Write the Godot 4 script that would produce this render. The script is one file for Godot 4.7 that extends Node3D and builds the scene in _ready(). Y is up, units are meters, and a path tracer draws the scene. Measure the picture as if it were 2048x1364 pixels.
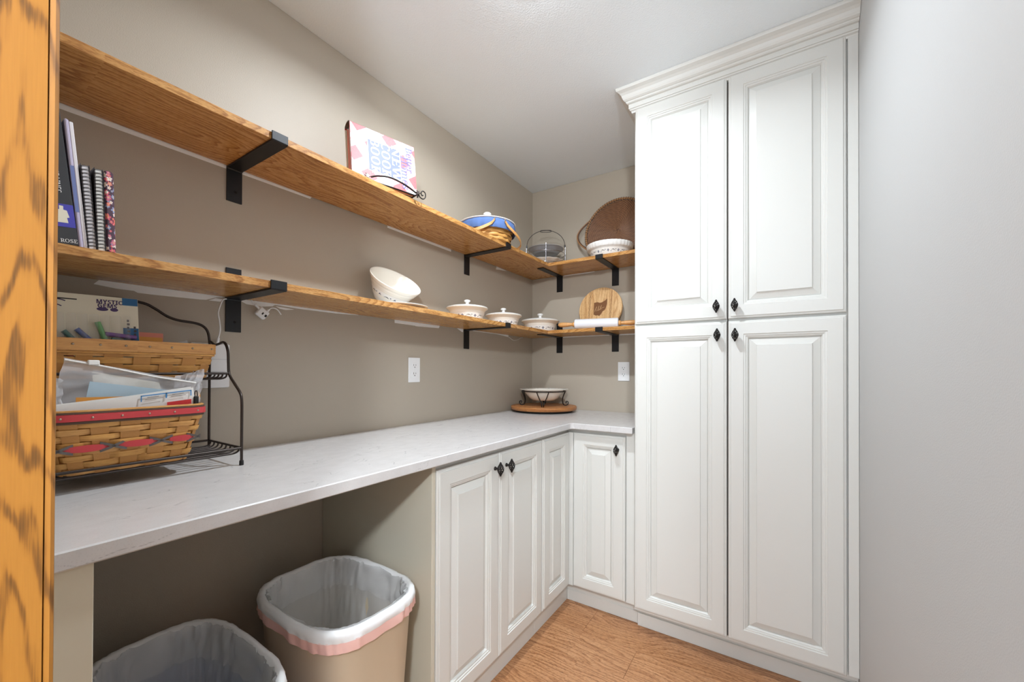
extends Node3D

# ---------------------------------------------------------------- mesh kit
class Geo:
	var st := SurfaceTool.new()
	var grain := -1
	var uvo := Vector2.ZERO
	var xf := Transform3D.IDENTITY
	var empty := true
	func _init() -> void:
		st.begin(Mesh.PRIMITIVE_TRIANGLES)
	func sg(n: int) -> void:
		st.set_smooth_group(0xFFFFFFFF if n < 0 else n)
	func auto_uv(p: Vector3, n: Vector3) -> Vector2:
		var a := n.abs()
		var d := 0 if a.x >= a.y and a.x >= a.z else (1 if a.y >= a.z else 2)
		var ax: Array = [[2, 1], [0, 2], [0, 1]][d]
		if grain == ax[1]:
			ax = [ax[1], ax[0]]
		return Vector2(p[ax[0]], p[ax[1]]) + uvo
	# corners counter-clockwise as seen from outside
	func tri(a: Vector3, b: Vector3, c: Vector3, uv: Array = []) -> void:
		if uv.is_empty():
			var n := (b - a).cross(c - a)
			uv = [auto_uv(a, n), auto_uv(b, n), auto_uv(c, n)]
		empty = false
		st.set_uv(uv[0]); st.add_vertex(xf * a)
		st.set_uv(uv[2]); st.add_vertex(xf * c)
		st.set_uv(uv[1]); st.add_vertex(xf * b)
	func quad(a: Vector3, b: Vector3, c: Vector3, d: Vector3, uv: Array = []) -> void:
		if uv.is_empty():
			var n := (c - a).cross(d - b)
			uv = [auto_uv(a, n), auto_uv(b, n), auto_uv(c, n), auto_uv(d, n)]
		tri(a, b, c, [uv[0], uv[1], uv[2]])
		tri(a, c, d, [uv[0], uv[2], uv[3]])
	func box(lo: Vector3, hi: Vector3, c := 0.0) -> Geo:
		sg(-1)
		if c <= 0.0:
			var p := func(i: int) -> Vector3: return Vector3(hi.x if i & 1 else lo.x, hi.y if i & 2 else lo.y, hi.z if i & 4 else lo.z)
			quad(p.call(4), p.call(5), p.call(7), p.call(6))
			quad(p.call(1), p.call(0), p.call(2), p.call(3))
			quad(p.call(5), p.call(1), p.call(3), p.call(7))
			quad(p.call(0), p.call(4), p.call(6), p.call(2))
			quad(p.call(2), p.call(6), p.call(7), p.call(3))
			quad(p.call(0), p.call(1), p.call(5), p.call(4))
			return self
		var m := (lo + hi) * 0.5
		var h := (hi - lo) * 0.5
		var pt := func(s: Vector3, axis: int) -> Vector3:
			var q := Vector3(h.x - c, h.y - c, h.z - c)
			q[axis] = h[axis]
			return m + s * q
		for axis in 3:
			var u := (axis + 1) % 3
			var v := (axis + 2) % 3
			for s in [-1.0, 1.0]:
				var k := []
				for uv in [[-1, -1], [1, -1], [1, 1], [-1, 1]]:
					var sv := Vector3.ZERO
					sv[axis] = s; sv[u] = uv[0]; sv[v] = uv[1]
					k.append(pt.call(sv, axis))
				if s > 0: quad(k[0], k[1], k[2], k[3])
				else: quad(k[3], k[2], k[1], k[0])
			# edges along this axis
			for su in [-1.0, 1.0]:
				for sv2 in [-1.0, 1.0]:
					var e := Vector3.ZERO
					e[u] = su; e[v] = sv2
					var e0 := e; e0[axis] = -1
					var e1 := e; e1[axis] = 1
					var a0: Vector3 = pt.call(e0, u)
					var a1: Vector3 = pt.call(e1, u)
					var b0: Vector3 = pt.call(e0, v)
					var b1: Vector3 = pt.call(e1, v)
					if su * sv2 > 0: quad(a0, b0, b1, a1)
					else: quad(a1, b1, b0, a0)
		for sx in [-1.0, 1.0]:
			for sy in [-1.0, 1.0]:
				for sz in [-1.0, 1.0]:
					var s3 := Vector3(sx, sy, sz)
					if sx * sy * sz > 0: tri(pt.call(s3, 0), pt.call(s3, 1), pt.call(s3, 2))
					else: tri(pt.call(s3, 0), pt.call(s3, 2), pt.call(s3, 1))
		return self
	# profile of (radius, height); a point given twice is a sharp edge
	func lathe(pr: Array, n := 48, wave = null) -> Geo:
		var g := 1
		var len := 0.0
		sg(g)
		for i in pr.size() - 1:
			var a: Vector2 = pr[i]
			var b: Vector2 = pr[i + 1]
			if a.is_equal_approx(b):
				g += 1
				sg(g)
				continue
			var l2 := len + a.distance_to(b)
			for k in n:
				var t0 := TAU * k / n
				var t1 := TAU * (k + 1) / n
				var w := [1.0, 1.0, 1.0, 1.0]
				if wave != null:
					w = [wave.call(t0, i), wave.call(t1, i), wave.call(t1, i + 1), wave.call(t0, i + 1)]
				var q := [Vector3(sin(t0) * a.x * w[0], a.y, cos(t0) * a.x * w[0]), Vector3(sin(t1) * a.x * w[1], a.y, cos(t1) * a.x * w[1]), Vector3(sin(t1) * b.x * w[2], b.y, cos(t1) * b.x * w[2]), Vector3(sin(t0) * b.x * w[3], b.y, cos(t0) * b.x * w[3])]
				var uv := [Vector2(float(k) / n, len), Vector2(float(k + 1) / n, len), Vector2(float(k + 1) / n, l2), Vector2(float(k) / n, l2)]
				if a.x < 1e-6: tri(q[0], q[2], q[3], [uv[0], uv[2], uv[3]])
				elif b.x < 1e-6: tri(q[0], q[1], q[2], [uv[0], uv[1], uv[2]])
				else: quad(q[0], q[1], q[2], q[3], uv)
			len = l2
		return self
	func ring_points(c: Vector3, nrm: Vector3, bin: Vector3, r: float, n: int) -> Array:
		var o := []
		for k in n:
			var t := TAU * k / n
			o.append(c + (nrm * cos(t) + bin * sin(t)) * r)
		return o
	func tube(p: Array, r, n := 8, closed := false) -> Geo:
		sg(1)
		var m := p.size()
		var rings := []
		var last := Vector3.ZERO
		for i in m:
			var t: Vector3
			if closed: t = p[(i + 1) % m] - p[(i - 1 + m) % m]
			else: t = p[mini(i + 1, m - 1)] - p[maxi(i - 1, 0)]
			t = t.normalized()
			if last == Vector3.ZERO:
				last = t.cross(Vector3.UP if absf(t.y) < 0.9 else Vector3.RIGHT).normalized()
			last = (last - t * last.dot(t)).normalized()
			var rr: float = r[i] if r is Array else r
			rings.append(ring_points(p[i], last, t.cross(last), rr, n))
		loft(rings, closed, not closed)
		return self
	func loft(rings: Array, closed := false, caps := false, group := 1) -> Geo:
		sg(group)
		var m := rings.size()
		var n: int = rings[0].size()
		for i in (m if closed else m - 1):
			var a: Array = rings[i]
			var b: Array = rings[(i + 1) % m]
			for k in n:
				quad(a[k], a[(k + 1) % n], b[(k + 1) % n], b[k])
		if caps:
			sg(-1)
			for e in [0, m - 1]:
				var c := Vector3.ZERO
				for q in rings[e]: c += q
				c /= n
				for k in n:
					if e == 0: tri(c, rings[e][(k + 1) % n], rings[e][k])
					else: tri(c, rings[e][k], rings[e][(k + 1) % n])
		return self
	# sheet of points rows x cols, drawn with two sides and a thickness-free rim left to the caller
	func sheet(rows: Array, group := 1) -> Geo:
		sg(group)
		for i in rows.size() - 1:
			for k in rows[i].size() - 1:
				var fu := func(a: int, b: int) -> Vector2: return Vector2(float(b) / (rows[0].size() - 1), float(a) / (rows.size() - 1))
				quad(rows[i][k], rows[i][k + 1], rows[i + 1][k + 1], rows[i + 1][k], [fu.call(i, k), fu.call(i, k + 1), fu.call(i + 1, k + 1), fu.call(i + 1, k)])
		return self
	# outline in its own x-y plane, from z0 to z1, its rim chamfered by c
	func prism(outline: Array, z0: float, z1: float, c := 0.0) -> Geo:
		sg(-1)
		var o: PackedVector2Array = PackedVector2Array(outline)
		if Geometry2D.is_polygon_clockwise(o):
			o.reverse()
		var inner := Geo.inset(o, c) if c > 0.0 else o
		var t := Geometry2D.triangulate_polygon(inner)
		for i in range(0, t.size(), 3):
			var a := inner[t[i]]
			var b := inner[t[i + 1]]
			var d := inner[t[i + 2]]
			if (b - a).cross(d - a) < 0.0:
				var s := b
				b = d
				d = s
			tri(Vector3(a.x, a.y, z1), Vector3(b.x, b.y, z1), Vector3(d.x, d.y, z1))
			tri(Vector3(a.x, a.y, z0), Vector3(d.x, d.y, z0), Vector3(b.x, b.y, z0))
		var n := o.size()
		for i in n:
			var j := (i + 1) % n
			quad(Vector3(o[i].x, o[i].y, z0 + c), Vector3(o[j].x, o[j].y, z0 + c), Vector3(o[j].x, o[j].y, z1 - c), Vector3(o[i].x, o[i].y, z1 - c))
			if c > 0.0:
				quad(Vector3(o[i].x, o[i].y, z1 - c), Vector3(o[j].x, o[j].y, z1 - c), Vector3(inner[j].x, inner[j].y, z1), Vector3(inner[i].x, inner[i].y, z1))
				quad(Vector3(inner[i].x, inner[i].y, z0), Vector3(inner[j].x, inner[j].y, z0), Vector3(o[j].x, o[j].y, z0 + c), Vector3(o[i].x, o[i].y, z0 + c))
		return self
	static func inset(o: PackedVector2Array, c: float) -> PackedVector2Array:
		var r := PackedVector2Array()
		var n := o.size()
		for i in n:
			var e0 := (o[i] - o[(i - 1 + n) % n]).normalized()
			var e1 := (o[(i + 1) % n] - o[i]).normalized()
			var n0 := Vector2(-e0.y, e0.x)
			var n1 := Vector2(-e1.y, e1.x)
			r.append(o[i] + (n0 + n1) * (c / maxf(0.3, 1.0 + n0.dot(n1))))
		return r
	# nested rectangles: list of (inset, height); x in 0..w, y in 0..h, z is height
	func rect_rings(w: float, h: float, pr: Array, fill := true) -> Geo:
		sg(-1)
		var cs := func(q: Vector2) -> Array: return [Vector3(q.x, q.x, q.y), Vector3(w - q.x, q.x, q.y), Vector3(w - q.x, h - q.x, q.y), Vector3(q.x, h - q.x, q.y)]
		for i in pr.size() - 1:
			var a: Array = cs.call(pr[i])
			var b: Array = cs.call(pr[i + 1])
			for k in 4:
				quad(a[k], a[(k + 1) % 4], b[(k + 1) % 4], b[k])
		if fill:
			var e: Array = cs.call(pr[-1])
			quad(e[0], e[1], e[2], e[3])
		return self
	func done() -> ArrayMesh:
		st.generate_normals()
		return st.commit()

static func smooth(p: Array, per := 6, closed := false) -> Array:
	var o := []
	var m := p.size()
	for i in (m if closed else m - 1):
		var a: Vector3 = p[(i - 1 + m) % m] if closed else p[maxi(i - 1, 0)]
		var b: Vector3 = p[i]
		var c: Vector3 = p[(i + 1) % m]
		var d: Vector3 = p[(i + 2) % m] if closed else p[mini(i + 2, m - 1)]
		for k in per:
			o.append(b.cubic_interpolate(c, a, d, float(k) / per))
	if not closed:
		o.append(p[m - 1])
	return o

# ---------------------------------------------------------------- naming
var used := {}
func numbered(n: String) -> String:
	used[n] = used.get(n, -1) + 1
	return n if used[n] == 0 else "%s_%03d" % [n, used[n]]

func tag(o: Node3D, label: String, category: String, group := "") -> Node3D:
	o.set_meta("label", label)
	o.set_meta("category", category)
	if group != "": o.set_meta("group", group)
	return o

func thing(called: String, label: String, category: String, at := Vector3.ZERO, turn := 0.0, group := "") -> Node3D:
	var o := Node3D.new()
	o.name = numbered(called)
	add_child(o)
	o.position = at
	o.rotation.y = turn
	tag(o, label, category, group)
	return o

func part(parent: Node3D, called: String, mesh: Mesh, m: Material, label := "") -> MeshInstance3D:
	var o := MeshInstance3D.new()
	o.name = called
	o.mesh = mesh
	o.material_override = m
	o.cast_shadow = GeometryInstance3D.SHADOW_CASTING_SETTING_ON
	parent.add_child(o, true)
	if label != "": o.set_meta("label", label)
	return o

func solo(called: String, mesh: Mesh, m: Material, label: String, category: String, at := Vector3.ZERO, group := "") -> MeshInstance3D:
	var o := part(self, numbered(called), mesh, m)
	o.position = at
	tag(o, label, category, group)
	return o

func struct(called: String, mesh: Mesh, m: Material) -> MeshInstance3D:
	var o := part(self, called, mesh, m)
	o.set_meta("kind", "structure")
	return o

func dup(src: Node3D, label: String, at: Vector3, turn := 0.0) -> Node3D:
	var o: Node3D = src.duplicate()
	o.name = numbered(String(src.name))
	add_child(o)
	o.position = at
	o.rotation.y = turn
	o.set_meta("label", label)
	return o

# ---------------------------------------------------------------- materials
var M := {}
func mat(called: String, c: Color, rough := 0.5, metal := 0.0) -> StandardMaterial3D:
	var m := StandardMaterial3D.new()
	m.resource_name = called
	m.albedo_color = c
	m.roughness = rough
	m.metallic = metal
	M[called] = m
	return m

func c8(r: float, g: float, b: float) -> Color:
	return Color(r / 255.0, g / 255.0, b / 255.0)

func noise(seed_: int, f: float, oct := 3) -> FastNoiseLite:
	var n := FastNoiseLite.new()
	n.seed = seed_
	n.frequency = f
	n.noise_type = FastNoiseLite.TYPE_SIMPLEX_SMOOTH
	n.fractal_type = FastNoiseLite.FRACTAL_FBM
	n.fractal_octaves = oct
	return n

func bumps(m: StandardMaterial3D, seed_: int, freq: float, scale: float, strength: float) -> void:
	var t := NoiseTexture2D.new()
	t.width = 512
	t.height = 512
	t.seamless = true
	t.as_normal_map = true
	t.bump_strength = strength
	t.noise = noise(seed_, freq, 3)
	m.normal_enabled = true
	m.normal_texture = t
	m.uv1_triplanar = true
	m.uv1_world_triplanar = true
	m.uv1_scale = Vector3.ONE * scale

# oak: u runs along the grain; len and wid in metres
func oak(w: int, h: int, len: float, wid: float, light: Color, mid: Color, dark: Color, seed_: int, rings: float, cath: float, pores: float, contrast: float) -> ImageTexture:
	var im := Image.create(w, h, false, Image.FORMAT_RGB8)
	var slow := noise(seed_, 1.0, 2)
	var fine := noise(seed_ + 1, 1.0, 2)
	var pore := noise(seed_ + 2, 1.0, 1)
	for y in h:
		var v := wid * (float(y) / h)
		for x in w:
			var u := len * (float(x) / w)
			var off := (v - wid * (0.5 + 0.25 * slow.get_noise_2d(u * 0.7, 40.0)))
			var deep := cath * (0.5 + slow.get_noise_2d(u * 1.6, 9.0 + v * 0.8))
			var r := sqrt(off * off + deep * deep) * rings + 0.9 * fine.get_noise_2d(u * 3.0, v * 22.0)
			var t := r - floorf(r)
			var late := t * t * (1.0 if t < 0.86 else (1.0 - t) / 0.14)
			var po := pore.get_noise_2d(u * 60.0, v * 1500.0)
			var st := fine.get_noise_2d(u * 6.0 + 31.0, v * 260.0)
			var d := clampf(late * contrast + 0.22 * st + 0.10 * slow.get_noise_2d(u * 2.0, v * 9.0 + 70.0) + 0.12, 0.0, 1.0)
			var c := light.lerp(mid, minf(d * 2.0, 1.0)).lerp(dark, maxf(d * 2.0 - 1.0, 0.0))
			c = c.lerp(dark, clampf((po - 0.15) * pores * (0.3 + late), 0.0, 0.7))
			im.set_pixel(x, y, c)
	return ImageTexture.create_from_image(im)

# golden oak with broad dark arches, u along the board
func jamb_grain(w: int, h: int) -> ImageTexture:
	var im := Image.create(w, h, false, Image.FORMAT_RGB8)
	var a := noise(91, 1.0, 3)
	var b := noise(92, 1.0, 2)
	for y in h:
		var v := 0.06 * y / h
		for x in w:
			var u := 0.6 * x / w
			var off := absf(v - 0.030 - 0.012 * b.get_noise_2d(u * 4.0, 3.0))
			var r := u * 12.5 + off * 55.0 + 0.75 * a.get_noise_2d(u * 6.0, v * 34.0) + 0.05 * b.get_noise_2d(u * 30.0, v * 400.0)
			var t := r - floorf(r)
			var band := clampf(1.0 - absf(t - 0.5) / 0.27, 0.0, 1.0)
			band = band * band * (3.0 - 2.0 * band) * clampf(0.75 + 0.9 * a.get_noise_2d(u * 14.0 + 20.0, v * 40.0), 0.0, 1.0)
			var fib := b.get_noise_2d(u * 26.0, v * 900.0)
			var d := clampf(band * (0.85 + 0.35 * fib) + 0.10 * fib + 0.08, 0.0, 1.0)
			im.set_pixel(x, y, c8(168, 114, 46).lerp(c8(146, 95, 36), clampf(d * 1.6, 0.0, 1.0)).lerp(c8(80, 54, 28), clampf((d - 0.35) * 1.05, 0.0, 0.7)))
	return ImageTexture.create_from_image(im)

func marble(px: int, metres: float) -> ImageTexture:
	var im := Image.create(px, px, false, Image.FORMAT_RGB8)
	var a := noise(5, 1.0, 3)
	var b := noise(6, 1.0, 2)
	var c := noise(7, 1.0, 2)
	var d := noise(8, 1.0, 1)
	var base := c8(217, 215, 214)
	var vein := c8(150, 148, 150)
	for y in px:
		for x in px:
			var u := metres * x / px
			var v := metres * y / px
			var wx := u + 0.03 * b.get_noise_2d(u * 7.0, v * 7.0)
			var wy := v + 0.03 * b.get_noise_2d(u * 7.0 + 50.0, v * 7.0)
			var n := absf(a.get_noise_2d(wx * 17.0, wy * 5.5))
			var k := clampf(1.0 - n / 0.026, 0.0, 1.0) * clampf((c.get_noise_2d(u * 9.0, v * 6.0) - 0.04) * 3.4, 0.0, 1.0)
			var cloud := 0.5 + 0.5 * c.get_noise_2d(u * 22.0 + 9.0, v * 16.0)
			var speck := d.get_noise_2d(u * 420.0, v * 420.0)
			var q := base.lerp(c8(203, 200, 199), clampf(cloud * 0.55, 0.0, 1.0))
			q = q.lerp(vein, k * 0.62)
			q = q.lerp(c8(186, 182, 180), clampf((speck - 0.5) * 1.2, 0.0, 0.3))
			im.set_pixel(x, y, q)
	return ImageTexture.create_from_image(im)

# the little blue flower and vine border that runs round the crockery
func border_print(w: int, h: int) -> ImageTexture:
	var im := Image.create(w, h, false, Image.FORMAT_RGB8)
	var ground := c8(236, 232, 226)
	im.fill(ground)
	var blue := c8(52, 58, 92)
	var vine := c8(62, 58, 56)
	var n := 4
	for k in n:
		var cx := (k + 0.5) * w / n
		var cy := h * 0.5
		for y in h:
			for x in range(int(k * w / float(n)), int((k + 1) * w / float(n))):
				var px: float = (x - cx) / (h * 0.5) * 2.14
				var py: float = (y - cy) / (h * 0.5)
				for p in [Vector2(0.26, 0), Vector2(-0.26, 0), Vector2(0, 0.27), Vector2(0, -0.27)]:
					if Vector2(px, py).distance_to(p) < 0.17: im.set_pixel(x, y, blue)
				for e in [-1.0, 1.0]:
					var q: float = px - e * 2.14
					if absf(q) < 0.95:
						var arc: float = -0.22 + 0.42 * q * q + 0.16 * q
						if absf(py - arc) < 0.10 * (1.15 - absf(q)): im.set_pixel(x, y, vine)
					for lf in [Vector2(e * 2.14 + 0.95, -0.30), Vector2(e * 2.14 - 0.95, 0.30)]:
						var d: Vector2 = Vector2(px, py) - lf
						if d.x * d.x / 0.04 + d.y * d.y / 0.012 < 1.0: im.set_pixel(x, y, blue)
	return ImageTexture.create_from_image(im)

func textured(called: String, t: Texture2D, rough: float, scale: Vector3, tint := Color.WHITE) -> StandardMaterial3D:
	var m := mat(called, tint, rough)
	m.albedo_texture = t
	m.uv1_scale = scale
	return m

func lettering(parent: Node3D, text: String, height: float, m: Material, tf: Transform3D, bold := false, serif := false) -> MeshInstance3D:
	var f := SystemFont.new()
	f.font_names = PackedStringArray(["Droid Serif" if serif else "Droid Sans"])
	f.font_weight = 700 if bold else 400
	var t := TextMesh.new()
	t.font = f
	t.text = text
	t.font_size = 48
	t.pixel_size = height / 35.0
	t.depth = 0.0006
	t.curve_step = 2.0
	var o := part(parent, "lettering", t, m)
	o.transform = tf
	return o

func basis_of(x: Vector3, y: Vector3) -> Basis:
	var xx := x.normalized()
	var zz := xx.cross(y).normalized()
	return Basis(xx, zz.cross(xx), zz)

const H := 2.41
const HALL_LAMP := Vector3(1.84, 2.0, 3.2)  # out of view, placed to light the left wall and below the counter
const CEIL_LAMP := Vector3(0.80, 2.41, 1.385)  # out of view above the frame, main light of the pantry

func _ready() -> void:
	# camera
	var cam := Camera3D.new()
	cam.name = "camera"
	add_child(cam)
	cam.projection = Camera3D.PROJECTION_FRUSTUM
	cam.near = 0.02
	cam.far = 50.0
	var f := 804.85
	cam.size = 1364.0 / f * cam.near
	cam.frustum_offset = Vector2(0.0, (735.53 - 682.0) / f * cam.near)
	cam.position = Vector3(1.4266, 1.169, 2.4276)
	cam.basis = Basis(Vector3.UP, deg_to_rad(33.2773)) * Basis(Vector3.RIGHT, deg_to_rad(0.3589)) * Basis(Vector3.BACK, deg_to_rad(0.2027))
	cam.current = true
	# surroundings
	var env := Environment.new()
	env.background_mode = Environment.BG_COLOR
	env.background_color = Color(0.86, 0.93, 1.0)
	env.tonemap_mode = Environment.TONE_MAPPER_LINEAR
	env.tonemap_exposure = 1.16
	env.sdfgi_enabled = true
	env.ssao_enabled = true
	env.ssil_enabled = true
	var we := WorldEnvironment.new()
	we.name = "surroundings"
	we.environment = env
	add_child(we)
	# hall out of view: lamp that casts the second shadows, and added fill light
	var unseen_light := OmniLight3D.new()
	unseen_light.name = "unseen_hall_light"
	unseen_light.light_energy = 2.75
	unseen_light.light_size = 0.07
	unseen_light.light_color = Color(0.94, 0.972, 1.0)
	unseen_light.shadow_enabled = true
	unseen_light.omni_range = 9.0
	unseen_light.omni_attenuation = 2.0
	unseen_light.position = HALL_LAMP
	add_child(unseen_light)
	area("hall_fill_light", Vector3(1.35, 1.35, 5.17), Vector3.ZERO, Vector2(2.4, 1.7), 5.6, Color(0.93, 0.965, 1.0))  # added area light, softens the pantry from the door side

	make_materials()
	build_shell()
	build_lamp()
	build_cabinets()
	build_counter()
	build_shelves()
	build_wall_bits()
	build_crockery()
	build_corner_things()
	build_cookbook()
	build_books()
	build_rack()
	build_bins()

func area(called: String, at: Vector3, turn: Vector3, size: Vector2, energy: float, c: Color) -> void:
	var l := AreaLight3D.new()
	l.name = called
	l.area_size = size
	l.light_energy = energy
	l.light_color = c
	l.shadow_enabled = true
	l.position = at
	l.rotation = turn
	add_child(l)

func make_materials() -> void:
	bumps(mat("taupe_paint", c8(180, 169, 153), 0.5), 11, 0.08, 6.0, 0.5)
	bumps(mat("light_paint", c8(196, 196, 195), 0.6), 12, 0.08, 6.0, 0.5)
	bumps(mat("ceiling_paint", c8(240, 247, 251), 0.9), 13, 0.06, 4.0, 1.2)
	mat("bare_wall", c8(250, 249, 247), 0.7)
	mat("cabinet_paint", c8(222, 222, 217), 0.38)
	mat("cabinet_cream", c8(222, 216, 196), 0.4)
	mat("panel_cream", c8(206, 200, 182), 0.45)
	mat("dark_gap", c8(58, 50, 42), 0.8)
	mat("black_steel", c8(30, 30, 32), 0.42, 0.3)
	mat("iron", c8(36, 32, 30), 0.4, 0.5)
	mat("bronze_iron", c8(62, 54, 50), 0.36, 0.6)
	mat("chrome", c8(190, 190, 196), 0.22, 1.0)
	mat("grey_metal", c8(176, 178, 184), 0.36, 0.4)
	mat("white_plastic", c8(240, 240, 240), 0.35)
	mat("slot_black", c8(25, 25, 25), 0.6)
	mat("ceramic", c8(238, 231, 219), 0.16)
	mat("ceramic_white", c8(242, 240, 236), 0.16)
	mat("white_marble", c8(232, 233, 238), 0.25)
	mat("blue_cloth", c8(92, 122, 178), 0.9)
	mat("black_base", c8(20, 18, 17), 0.6)
	mat("bin_beige", c8(212, 196, 170), 0.42)
	mat("bin_blue", c8(128, 150, 200), 0.4)
	mat("paper", c8(240, 238, 234), 0.7)
	mat("cream_paper", c8(232, 226, 206), 0.75)
	mat("sky_card", c8(176, 200, 216), 0.6)
	mat("orange_card", c8(226, 158, 70), 0.6)
	mat("salmon_card", c8(226, 140, 120), 0.6)
	mat("print_blue", c8(58, 132, 190), 0.6)
	mat("card_blue", c8(28, 96, 148), 0.5)
	mat("print_red", c8(198, 44, 44), 0.6)
	mat("print_dark", c8(70, 66, 70), 0.6)
	mat("print_violet", c8(66, 44, 96), 0.5)
	mat("letter_white", c8(240, 240, 240), 0.6)
	mat("letter_blue", c8(78, 88, 158), 0.5)
	mat("book_black", c8(54, 56, 60), 0.4)
	mat("book_blue", c8(74, 72, 176), 0.4)
	mat("book_lilac", c8(190, 182, 206), 0.45)
	mat("page_white", c8(232, 228, 232), 0.7)
	mat("tack", c8(176, 160, 140), 0.35, 0.8)
	mat("red_splint", c8(196, 62, 66), 0.55)
	mat("grey_splint", c8(94, 86, 82), 0.6)
	mat("rim_brown", c8(92, 72, 58), 0.6)
	mat("rattan_dark", c8(88, 56, 38), 0.6)
	mat("rattan_mid", c8(134, 92, 58), 0.5)
	mat("rattan_light", c8(158, 114, 72), 0.55)
	mat("pink_tape", c8(246, 200, 190), 0.5)
	mat("felt_green", c8(120, 176, 120), 0.5)
	mat("felt_blue", c8(112, 126, 178), 0.5)
	mat("felt_pink", c8(190, 92, 110), 0.5)
	mat("felt_teal", c8(92, 128, 124), 0.5)
	mat("felt_violet", c8(132, 96, 160), 0.5)
	for q in [["bag_film", c8(236, 236, 240), 0.5], ["liner_film", c8(244, 243, 242), 0.55], ["liner_cuff", c8(244, 243, 242), 0.6], ["clear_blister", c8(244, 244, 246), 0.13]]:
		var m := mat(q[0], q[1], 0.3)
		m.transparency = BaseMaterial3D.TRANSPARENCY_ALPHA
		m.albedo_color.a = q[2]
		m.cull_mode = BaseMaterial3D.CULL_DISABLED
	mat("liner_white", c8(240, 240, 240), 0.35)
	M.liner_white.backlight = Color(0.3, 0.3, 0.3)
	# woods
	textured("oak_shelf", oak(2048, 256, 2.2, 0.28, c8(210, 160, 97), c8(187, 133, 73), c8(138, 88, 42), 21, 70.0, 0.09, 2.2, 0.85), 0.27, Vector3(1 / 2.2, 1 / 0.28, 1))
	textured("oak_jamb", jamb_grain(1024, 192), 0.4, Vector3(1 / 0.6, 1 / 0.06, 1))
	textured("floor_oak", oak(1024, 512, 1.3, 0.75, c8(205, 155, 112), c8(178, 124, 82), c8(120, 76, 46), 45, 60.0, 0.07, 1.9, 0.7), 0.4, Vector3(1 / 1.3, 1 / 0.75, 1))
	textured("maple", oak(512, 128, 0.6, 0.3, c8(226, 190, 140), c8(204, 158, 104), c8(150, 100, 58), 51, 60.0, 0.05, 0.8, 0.6), 0.4, Vector3(1 / 0.6, 1 / 0.3, 1))
	textured("board_brown", M.maple.albedo_texture, 0.45, Vector3(1 / 0.6, 1 / 0.3, 1), c8(214, 178, 148))
	textured("handle_wood", oak(256, 64, 0.3, 0.06, c8(226, 170, 104), c8(206, 146, 84), c8(160, 104, 54), 57, 60.0, 0.05, 0.6, 0.4), 0.35, Vector3(1 / 0.3, 1 / 0.06, 1))
	textured("splint_wood", oak(512, 128, 0.5, 0.08, c8(222, 166, 92), c8(204, 146, 74), c8(150, 98, 46), 61, 90.0, 0.03, 0.8, 0.5), 0.5, Vector3(1 / 0.5, 1 / 0.08, 1))
	textured("splint_wood_light", oak(512, 128, 0.5, 0.08, c8(226, 172, 104), c8(212, 154, 86), c8(160, 106, 54), 63, 90.0, 0.03, 0.8, 0.5), 0.5, Vector3(1 / 0.5, 1 / 0.08, 1))
	textured("splint_upright", M.splint_wood_light.albedo_texture, 0.5, Vector3(1 / 0.5, 1 / 0.08, 1), c8(236, 226, 210))
	textured("quartz", marble(1024, 1.2), 0.22, Vector3(1 / 1.2, 1 / 1.2, 1))
	textured("border_print", border_print(512, 128), 0.18, Vector3(1, 1, 1))

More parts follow.
